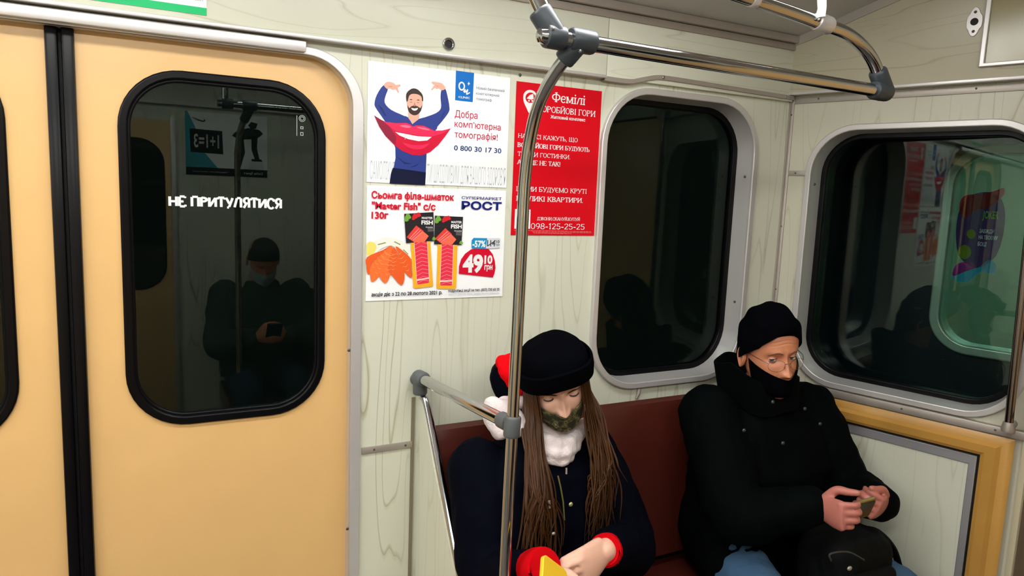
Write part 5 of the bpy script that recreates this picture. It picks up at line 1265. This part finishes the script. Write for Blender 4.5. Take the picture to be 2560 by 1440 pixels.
# ------------------------------------------------------------------ man in the corner
def build_man():
    h = Head((1.606, -.265, 1.153), -15, 3, -5, .965)
    mb = MB(); head_grid(h, mb, 1, 0); up = np.array([0, 0, 1.])
    for sx in (-1, 1): ear(h, mb, sx, 0)
    g = h.R.T @ (CAM - h.o); 
    for sx in (-1, 1): eye(h, mb, sx, g, 14, -17, (0, 1, 2, 3, 4))
    neck = np.array([1.635, -.20, 1.0])
    body = MB()
    limb(body, [h.w((0, .012, -.08)), h.w((0, .02, -.11)), neck, neck - up * .08], [.055, .058, .062, .066])
    X = np.array([1, -.12, 0])
    torso(body, (1.65, -.19, .55), (1.65, -.20, .84), neck - up * .01, X, .165, .165, .175, .11, .11)
    shR, shL = np.array([1.468, -.19, .965]), np.array([1.822, -.235, .955]); elR, elL = np.array([1.43, -.37, .735]), np.array([1.875, -.36, .745])
    wrR = at(2046, 1266, -.53); wrL = at(2208, 1262, -.515)
    for s_, e_, w_ in ((shR, elR, wrR), (shL, elL, wrL)): limb(body, [s_, (s_ + e_) / 2, e_, (e_ + w_) / 2, w_], [.055, .05, .045, .040, .030])
    kR, kL = at(1958, 1455, -.60), at(2275, 1462, -.60)
    hips = [np.array([1.56, -.20, .545]), np.array([1.74, -.21, .545])]
    for hp, kn in zip(hips, (kR, kL)):
        kn = np.array([kn[0], kn[1], min(kn[2], .60) - .06]); an = kn + np.array([0, .02, -.43]); an[2] = .09
        limb(body, [hp, (hp + kn) / 2, kn, (kn + an) / 2, an, an + np.array([0, -.11, -.05])], [.09, .08, .062, .058, .042, .038])
    # both hands around the phone: thumbs on top, fingers curled underneath
    tR = at(2128, 1300, -.56); tL = at(2135, 1290, -.545)
    hand_parts(body, wrR, at(2098, 1288, -.60) - wrR, (-.35, -.75, -.45), (-.05, -.35, .9), [(58, 66, 34), (60, 68, 36), (62, 68, 36), (64, 66, 34)], k=.95, thumb=(.55, .30))
    hand_parts(body, wrL, at(2160, 1286, -.60) - wrL, (.55, -.65, -.4), (.0, -.35, .9), [(58, 66, 34), (60, 68, 36), (62, 68, 36), (64, 66, 34)], k=.95, thumb=(.55, .25), tb=(.80, .52))
    V, F = remesh(body, .0035, 3); mb.add(V, F, 5)
    o = mb.obj('person', [SKIN_M, EYEW, IRIS, PUPIL, LASH, SKIN_H])
    tag(o, 'man in black beanie and thin glasses, dark coat, sitting in the corner', 'person')
    for sx in (-1, 1): m_ = MB(); brow_strip(h, m_, sx, 0, -.002, .0024); m_.obj('eyebrow', mat('sandy_brow', (.16, .07, .04), .8), o)
    zl = lambda a: .090 - .142 * ((1 - cos(a)) / 2) ** .62
    beanie(h, 'knit_beanie', o, zl, .147, HATB, .010, .005, 8.0, 2.35, (0, .012))
    face_cover(h, 'black_face_mask', o, lambda a: -.0545 + .052 * min(1, abs(a) / 1.5) ** 1.4, lambda a: -.135 + .05 * min(1, abs(a) / 1.5) ** 2, 1.42, HATB, .006, .010)
    # rimless glasses
    gl = MB(); WIRE = mat('glasses_wire', (.10, .09, .085), .3, .8)
    def lp(sx, a): return np.array([sx * .0325 + .0235 * cos(a), -.0985 + .012 * (abs(.0325 * sx + .0235 * cos(a)) / .056) ** 2, -.012 + .0165 * (abs(sin(a)) ** .8) * math.copysign(1, sin(a))])
    for sx in (-1, 1):
        gl.add(*tube([h.w(lp(sx, a)) for a in np.linspace(0, 2 * pi, 36)], .0005, 6))
        gl.add(*tube(catmull([h.w((sx * .056, -.087, -.004)), h.w((sx * .070, -.06, .004)), h.w((sx * .0755, -.01, .008)), h.w((sx * .075, .02, .0))], 5), .0009, 6))
        gl.add(*tube([h.w(lp(sx, pi if sx > 0 else 0)), h.w((sx * .009, -.098, -.014)), h.w((sx * .011, -.096, -.020))], .0006, 6))
    gl.add(*tube(catmull([h.w((-.0092, -.0985, -.008)), h.w((0, -.1065, -.003)), h.w((.0092, -.0985, -.008))], 5), .0008, 6))
    G = gl.obj('glasses', WIRE, o)
    GL2 = glass('lens_glass', (.97, .97, .97), .04)
    for sx in (-1, 1): MB().add([h.w(lp(sx, a)) for a in np.linspace(0, 2 * pi, 36, endpoint=False)], [tuple(range(36))]).obj('lens', GL2, G)
    # coat
    c = MB()
    torso(c, (1.65, -.20, .58), (1.65, -.23, .82), neck + up * .0, X, .215, .215, .205, .17, .16)
    for s_, e_, w_ in ((shR, elR, wrR), (shL, elL, wrL)):
        d_ = w_ - e_; limb(c, [s_ - up * .005, (s_ + e_) / 2, e_, e_ + d_ * .5, e_ + d_ * .90], [.088, .084, .074, .064, .056])
    for hp, kn in zip(hips, (kR, kL)): limb(c, [hp + up * .01, hp * .6 + np.array([kn[0], kn[1], .53]) * .4], [.12, .10])
    V, F = remesh(c, .007, 5, fold_noise(.008, 16, 7.0)); co = MB().add(V, F).obj('coat', GREENC, o)
    # standing collar, open at the front
    rows = []
    for t in np.linspace(0, 1, 9):
        r_ = []
        for a in np.linspace(-pi, pi, 49):
            k_ = .088 + .010 * t + .006 * sin(a * 5); z = .985 + .125 * t - .03 * t * max(0, cos(a)) + .008 * sin(a * 4 + 1)
            r_.append(neck + np.array([sin(a) * k_ * 1.12 - .012 * t, -cos(a) * (k_ + .012) - .022 + .012 * t, 0]) + up * (z - 1.0))
        rows.append(r_)
    MB().add(*sheet(rows, .008)).obj('collar', GREENC, o)
    for px, py, y in ((1932, 1005, -.36), (2012, 1022, -.36), (1860, 1076, -.38), (1957, 1108, -.42), (2050, 1060, -.37)): MB().add(*sphere(at(px, py, y), (.0055, .004, .0055), 12, 8)).obj('press_stud', mat('gunmetal', (.07, .075, .08), .4, .7), o)
    JN = cloth('blue_jeans', (.055, .115, .20)); tr = MB()
    for hp, kn in zip(hips, (kR, kL)):
        kn = np.array([kn[0], kn[1], min(kn[2], .60) - .06]); an = kn + np.array([0, .02, -.43]); an[2] = .12
        limb(tr, [hp, (hp + kn) / 2, kn, (kn + an) / 2, an], [.10, .092, .076, .07, .062])
        s_ = MB(); s_.add(*capsule([an + up * -.02, an + np.array([0, -.02, -.065]), an + np.array([0, -.17, -.08])], [.055, .056, .045], 16)); Vs, Fs = remesh(s_, .007, 3)
        MB().add([np.array([p[0], p[1], max(p[2], .001)]) for p in Vs], Fs).obj('shoe', cloth('boot_leather', (.01, .01, .01), .5), o)
    V, F = remesh(tr, .008, 3, fold_noise(.004, 20, 3)); MB().add(V, F).obj('jeans', JN, o)
    # phone
    pc = at(2146, 1266, -.578); ph = thing('mobile_phone', 'dark phone with a dull gold edge held in the seated man’s two hands', 'phone', pc)
    Y = (h.o - pc); Y /= np.linalg.norm(Y); X_ = at(2195, 1255, -.595) - at(2105, 1268, -.60); X_ /= np.linalg.norm(X_)
    Yb = np.array([0.0, -.30, .95]); X_ -= Yb * (X_ @ Yb) / (Yb @ Yb); X_ /= np.linalg.norm(X_); Yb /= np.linalg.norm(Yb)
    pf_ = Frame(pc - X_ * .066 - Yb * .038, X_, Yb)
    MB().add(*plate(pf_, [rrect(.006, .126, -.005, .056, .010)], .0045, .009, .003)).obj('gold_frame', mat('dull_gold', (.30, .21, .06), .35, .6), ph)
    MB().add(*plate(pf_, [rrect(.009, .123, -.002, .050, .008)], .0055, .0015)).obj('screen', mat('phone_glass', (.004, .004, .005), .08), ph)
    MB().add(*plate(pf_, [rrect(.008, .124, -.002, .051, .008)], -.0045, .0015)).obj('back_cover', BLACK, ph)
    # backpack on his lap
    bp_ = at(2108, 1405, -.49); bk = thing('backpack', 'black backpack with a padded carry strap on the man’s lap', 'bag', bp_)
    BK = cloth('black_nylon', (.006, .007, .007), .6)
    c = MB(); V, F = box(bp_ + np.array([.0, .0, -.02]), (.22, .18, .24), bev=.055, seg=5); c.add(V, F); V, F = remesh(c, .008, 4, fold_noise(.007, 18, 5)); MB().add(V, F).obj('main_compartment', BK, bk)
    V, F = box(bp_ + np.array([-.005, -.09, -.05]), (.17, .05, .15), bev=.024, seg=4); MB().add(V, F).obj('front_pocket', BK, bk)
    MB().add(*tube(catmull([at(2078, 1402, -.600), at(2076, 1385, -.598), at(2120, 1380, -.598), at(2160, 1400, -.598)], 6), .0025, 8)).obj('zip', mat('zip_dark', (.03, .035, .03), .5), bk)
    MB().add(*tube(catmull([at(2160, 1322, -.49), at(2196, 1330, -.51), at(2230, 1365, -.52), at(2246, 1410, -.52), at(2250, 1435, -.52), at(2225, 1470, -.52)], 6), .015, 14, flat=.5)).obj('carry_strap', BK, bk)
    MB().add(*sphere(at(2124, 1421, -.62), (.008, .004, .006), 12, 8)).obj('buckle', ALUD, bk)
build_man()

# ------------------------------------------------------------------ simpler passengers seen only mirrored or through glass
def build_passenger(T, label, coatm, hairm, maskm, jeansm, phone_label=None, hood=False):
    """seated upright, looking down, facing local -y at the origin; T: 4x4 placing matrix"""
    T = np.array(T); R3, t3 = T[:3, :3], T[:3, 3]
    tw = lambda V: [R3 @ np.asarray(p, float) + t3 for p in V]
    up = np.array([0, 0, 1.])
    h = Head((0, -.10, 1.165), 0, 28, 0, 1.0); mb = MB(); hm = MB(); head_grid(h, hm, 1, 0); mb.add(tw(hm.v), hm.f, 0)
    e = MB()
    for sx in (-1, 1): ear(h, e, sx, 0); eye(h, e, sx, (0, -1, -.5), -10, -30, (0, 1, 1, 1, 1))
    mb.add(tw(e.v), e.f, 0)
    body = MB(); neck = np.array([0, -.04, 1.0])
    limb(body, [h.w((0, .012, -.08)), h.w((0, .02, -.11)), neck, neck - up * .08], [.055, .058, .062, .066])
    torso(body, (0, 0, .55), (0, -.01, .84), neck - up * .01, (1, 0, 0), .165, .165, .175, .11, .11)
    J = []
    for sx in (-1, 1):
        s_, e_, w_ = np.array([sx * .18, -.01, .965]), np.array([sx * .225, -.16, .73]), np.array([sx * .07, -.33, .80]); J.append((s_, e_, w_))
        limb(body, [s_, (s_ + e_) / 2, e_, (e_ + w_) / 2, w_], [.055, .05, .045, .04, .03])
        hand_parts(body, w_, (-sx * .75, -.6, .1), (sx * .2, -.6, -.7), (0, -.2, .9), [(40, 48, 30)] * 4)
        hp, kn, an = np.array([sx * .09, 0, .545]), np.array([sx * .13, -.42, .54]), np.array([sx * .13, -.40, .09])
        limb(body, [hp, (hp + kn) / 2, kn, (kn + an) / 2, an, an + np.array([0, -.11, -.05])], [.09, .08, .062, .058, .042, .038])
    V, F = remesh(body, .006, 2); mb.add(tw(V), F, 0)
    o = mb.obj('person', [SKIN_M, LASH]); tag(o, label, 'person')
    c = MB(); torso(c, (0, -.01, .58), (0, -.03, .82), neck, (1, 0, 0), .215, .22, .21, .17, .16)
    for s_, e_, w_ in J: d_ = w_ - e_; limb(c, [s_, (s_ + e_) / 2, e_, e_ + d_ * .5, e_ + d_ * .88], [.09, .085, .075, .065, .056])
    c.add(*loft([ell(neck + up * z + np.array([0, -.01, 0]), np.array([1, 0, 0.]), np.array([0, 1., 0]), a, b_, 28) for z, a, b_ in ((-.06, .13, .115), (0, .10, .095), (.05, .09, .09))]))
    V, F = remesh(c, .009, 4, fold_noise(.009, 15, 11)); MB().add(tw(V), F).obj('jacket', coatm, o)
    rows = []
    th = np.linspace(-pi, pi, 61)[:-1]
    for t in np.linspace(0, .99, 20):
        r_ = []
        for a in th:
            z0 = .055 - .10 * ((1 - cos(a)) / 2); z = z0 + (.122 - z0) * t; rad = (1 - t ** 2.6) ** (1 / 2.6)
            r_.append(np.array([.080 * sin(a) * rad, (-.094 if cos(a) > 0 else .104) * abs(cos(a)) * rad, z]))
        rows.append(list(h.W(np.array(r_))))
    V, F = loft(rows); MB().add(tw(V), F).obj('hair', hairm, o)
    if maskm:
        fc = []
        for t in np.linspace(0, 1, 10):
            r_ = []
            for a in np.linspace(-1.15, 1.15, 25):
                z1 = -.03 + .01 * abs(a); z = z1 + (-.118 + .03 * abs(a) - z1) * t; p = np.array(head_surf(np.array(a), np.array(max(z, -.12)), .006, .25)); p[1] -= .012 * exp(-(p[0] / .02) ** 2) * exp(-((z + .045) / .03) ** 2); r_.append(p)
            fc.append(list(h.W(np.array(r_))))
        V, F = sheet(fc, -.002); MB().add(tw(V), F).obj('face_mask', maskm, o)
    tr = MB()
    for sx in (-1, 1):
        hp, kn, an = np.array([sx * .09, 0, .545]), np.array([sx * .13, -.42, .54]), np.array([sx * .13, -.40, .05]); limb(tr, [hp, (hp + kn) / 2, kn, (kn + an) / 2, an], [.10, .092, .076, .07, .06])
    V, F = remesh(tr, .01, 3); MB().add(tw(V), F).obj('trousers', jeansm, o)
    if phone_label:
        p0 = tw([(0, -.40, .83)])[0]; ph = thing('mobile_phone', phone_label, 'phone', p0)
        V, F = box((0, 0, 0), (.075, .15, .009), bev=.003); Rx = np.array(Matrix.Rotation(radians(-50), 3, 'X')); V = [R3 @ (Rx @ p) + p0 for p in V]
        MB().add(V, F).obj('phone_body', mat('phone_glass', (.004, .004, .005), .08), ph)
        V, F = box((0, 0, .005), (.068, .14, .001)); V = [R3 @ (Rx @ p) + p0 for p in V]; MB().add(V, F).obj('screen', BLACK, ph)
    return o
def TR(x, y, z, rz): return np.array(Matrix.Translation((x, y, z)) @ Matrix.Rotation(radians(rz), 4, 'Z'))
build_passenger(TR(.62, OPY + .20, 0, 180), 'man in a grey-green jacket and pale face mask on the opposite bench, seen mirrored', cloth('grey_green_jacket', (.045, .06, .048)), mat('short_dark_hair', (.012, .009, .008), .7), mat('pale_blue_mask', (.45, .55, .58), .8), cloth('navy_jeans', (.02, .03, .055)), 'black phone held by the mirrored man on the opposite bench')

# ================================================================== THE NEXT CAR behind the end window
NO = -.75
NX = Frame(END.o + END.Z * NO, END.X, END.Y)
NW = (.262, .90, 1.045, 1.812)
nw = MB().add(*plate(NX, [[(-.6, .2), (1.6, .2), (1.6, 2.3), (-.6, 2.3)], rrect(NW[0] + .01, NW[1] - .01, NW[2] + .01, NW[3] - .01, .13)], 0, .05)).obj('wall_far', mat('dark_blue_car_paint', (.006, .012, .02), .4)); struct(nw)
ow = rrect(*NW, .14); iw = rrect(NW[0] + .035, NW[1] - .035, NW[2] + .035, NW[3] - .035, .11)
w3 = MB().add(*plate(NX, [ow, iw], .02, .02, .006)).obj('window_3', mat('pale_green_metal', (.50, .62, .56), .35, .5)); struct(w3)
MB().add(*ring_loft(NX, iw, .015, iw, -.07)).obj('reveal', mat('pale_green_metal', (.5, .6, .5)), w3)
V, F = plate_vf([iw], .005); MB().add([NX.p(p[0], p[1], p[2] - .03) for p in V], F, 0, False).obj('glass_pane', glass('far_glass', (.5, .66, .60), .05), w3)
CREAM = mat('next_car_laminate', (.40, .44, .36), .5)
for nm_, q_ in (('wall_beyond', (-.5, 1.6, 0, 2.3, -2.6, -2.56)), ('wall_beyond_left', (-.5, -.46, 0, 2.3, -2.6, -.05)), ('wall_beyond_right', (1.56, 1.6, 0, 2.3, -2.6, -.05)), ('ceiling_beyond', (-.5, 1.6, 2.26, 2.3, -2.6, -.05)), ('floor_beyond', (-.5, 1.6, -.04, 0, -2.6, -.05))): struct(MB().add(*fbox(NX, *q_)).obj(nm_, CREAM))
b = MB().add(*plate(NX, [rrect(.30, .95, 1.0, 1.75, .15), rrect(.33, .92, 1.03, 1.72, .13)], -2.54, .02)); b.add(*plate(NX, [rrect(.33, .92, 1.03, 1.72, .13)], -2.55, .004), 1)
struct(b.obj('window_4', [ALU, mat('dark_glass', (.004, .006, .005), .03)]))
L = thing('ceiling_lamp', 'lamp on the ceiling of the next car behind the end window', 'lamp', NX.p(.6, 2.25, -1.2), None)
MB().add(*fbox(NX, .25, .95, 2.235, 2.26, -1.4, -1.0, .006)).obj('lamp_housing', ALU, L)
MB().add(*fbox(NX, .30, .90, 2.215, 2.236, -1.37, -1.03, .006)).obj('diffuser', mat('next_car_lamp', (.9, .9, .9), emit=(.85, 1.0, .93), strength=36.0), L)
q_ = NX.p(.72, 0, -.42)
GJ = cloth('bright_green_jacket', (.03, .19, .11))
build_passenger(TR(q_[0], q_[1], 0, 100), 'person in a green jacket sitting in the next car behind the end window', GJ, mat('dark_brown_hair', (.02, .014, .012), .7), None, cloth('olive_trousers', (.06, .06, .03)))
# sticker on the far pane
sk = MB()
def st(pts, mi, n, smooth=3):
    q = [tuple(p) for p in catmull([np.array(p, float) for p in pts], smooth, True)]
    sk.add(*plate(NX, [q], n), mi, False)
def npx(px, py):
    d_ = ray(px, py); o_ = NX.o - NX.Z * .026; P = CAM + d_ * (((o_ - CAM) @ NX.Z) / (d_ @ NX.Z)); q = P - NX.o; return (q @ NX.X, q @ NX.Y)
N_ = -.0255
st([npx(*p) for p in ((2400, 520), (2425, 490), (2470, 480), (2505, 500), (2512, 560), (2490, 640), (2440, 670), (2398, 640), (2390, 580))], 0, N_)
st([npx(*p) for p in ((2398, 520), (2410, 490), (2450, 485), (2485, 478), (2510, 470), (2508, 490), (2470, 520), (2440, 525), (2412, 545))], 1, N_ + .0004)
st([npx(*p) for p in ((2380, 690), (2400, 660), (2440, 672), (2470, 650), (2490, 660), (2484, 685), (2450, 680), (2420, 705), (2390, 702))], 2, N_ + .0004)
st([npx(*p) for p in ((2382, 690), (2390, 662), (2420, 655), (2440, 668), (2410, 680))], 3, N_ + .0006)
for c, r in (((2412, 630), 16), ((2428, 585), 11)): st([npx(c[0] + r * cos(t), c[1] + r * 1.1 * sin(t)) for t in np.linspace(0, 2 * pi, 12, endpoint=False)], 4, N_ + .0006, 2)
so = sk.obj('window_sticker', [ink('violet', (72, 44, 104)), ink('sticker_red', (190, 40, 60)), ink('sticker_cyan', (40, 150, 190)), ink('magenta', (190, 40, 160)), ink('lime', (150, 190, 30))])
for mt_ in so.data.materials:      # printed film lets some light through
    nt_ = mt_.node_tree; p_ = nt_.nodes['Principled BSDF']; t_ = nt_.nodes.new('ShaderNodeBsdfTranslucent'); t_.inputs[0].default_value = p_.inputs['Base Color'].default_value
    x_ = nt_.nodes.new('ShaderNodeMixShader'); x_.inputs[0].default_value = .55; nt_.links.new(p_.outputs[0], x_.inputs[1]); nt_.links.new(t_.outputs[0], x_.inputs[2]); nt_.links.new(x_.outputs[0], nt_.nodes['Material Output'].inputs[0])
tag(so, 'colourful violet sticker on the lit pane behind the end window', 'sticker')
for s_, a, c, cap, mi in (('JOKER', (2456, 548), (2496, 546), 20, 1), ('ЗАВЖДИ', (2448, 583), (2485, 583), 10, 0), ('НА ТВОЄМУ', (2446, 599), (2494, 599), 10, 0), ('БОЦІ', (2444, 615), (2466, 615), 10, 0)):
    m_ = MB(); A = npx(*a); B = npx(*c); put_text(m_, NX, s_, A[0], B[0], (A[1] + B[1]) / 2, npx(a[0], a[1] - cap)[1] - A[1], N_ + .001, .02, mi)
    m_.obj('lettering', [ink('sticker_white', (210, 225, 235)), ink('sticker_green', (110, 190, 30))], so)
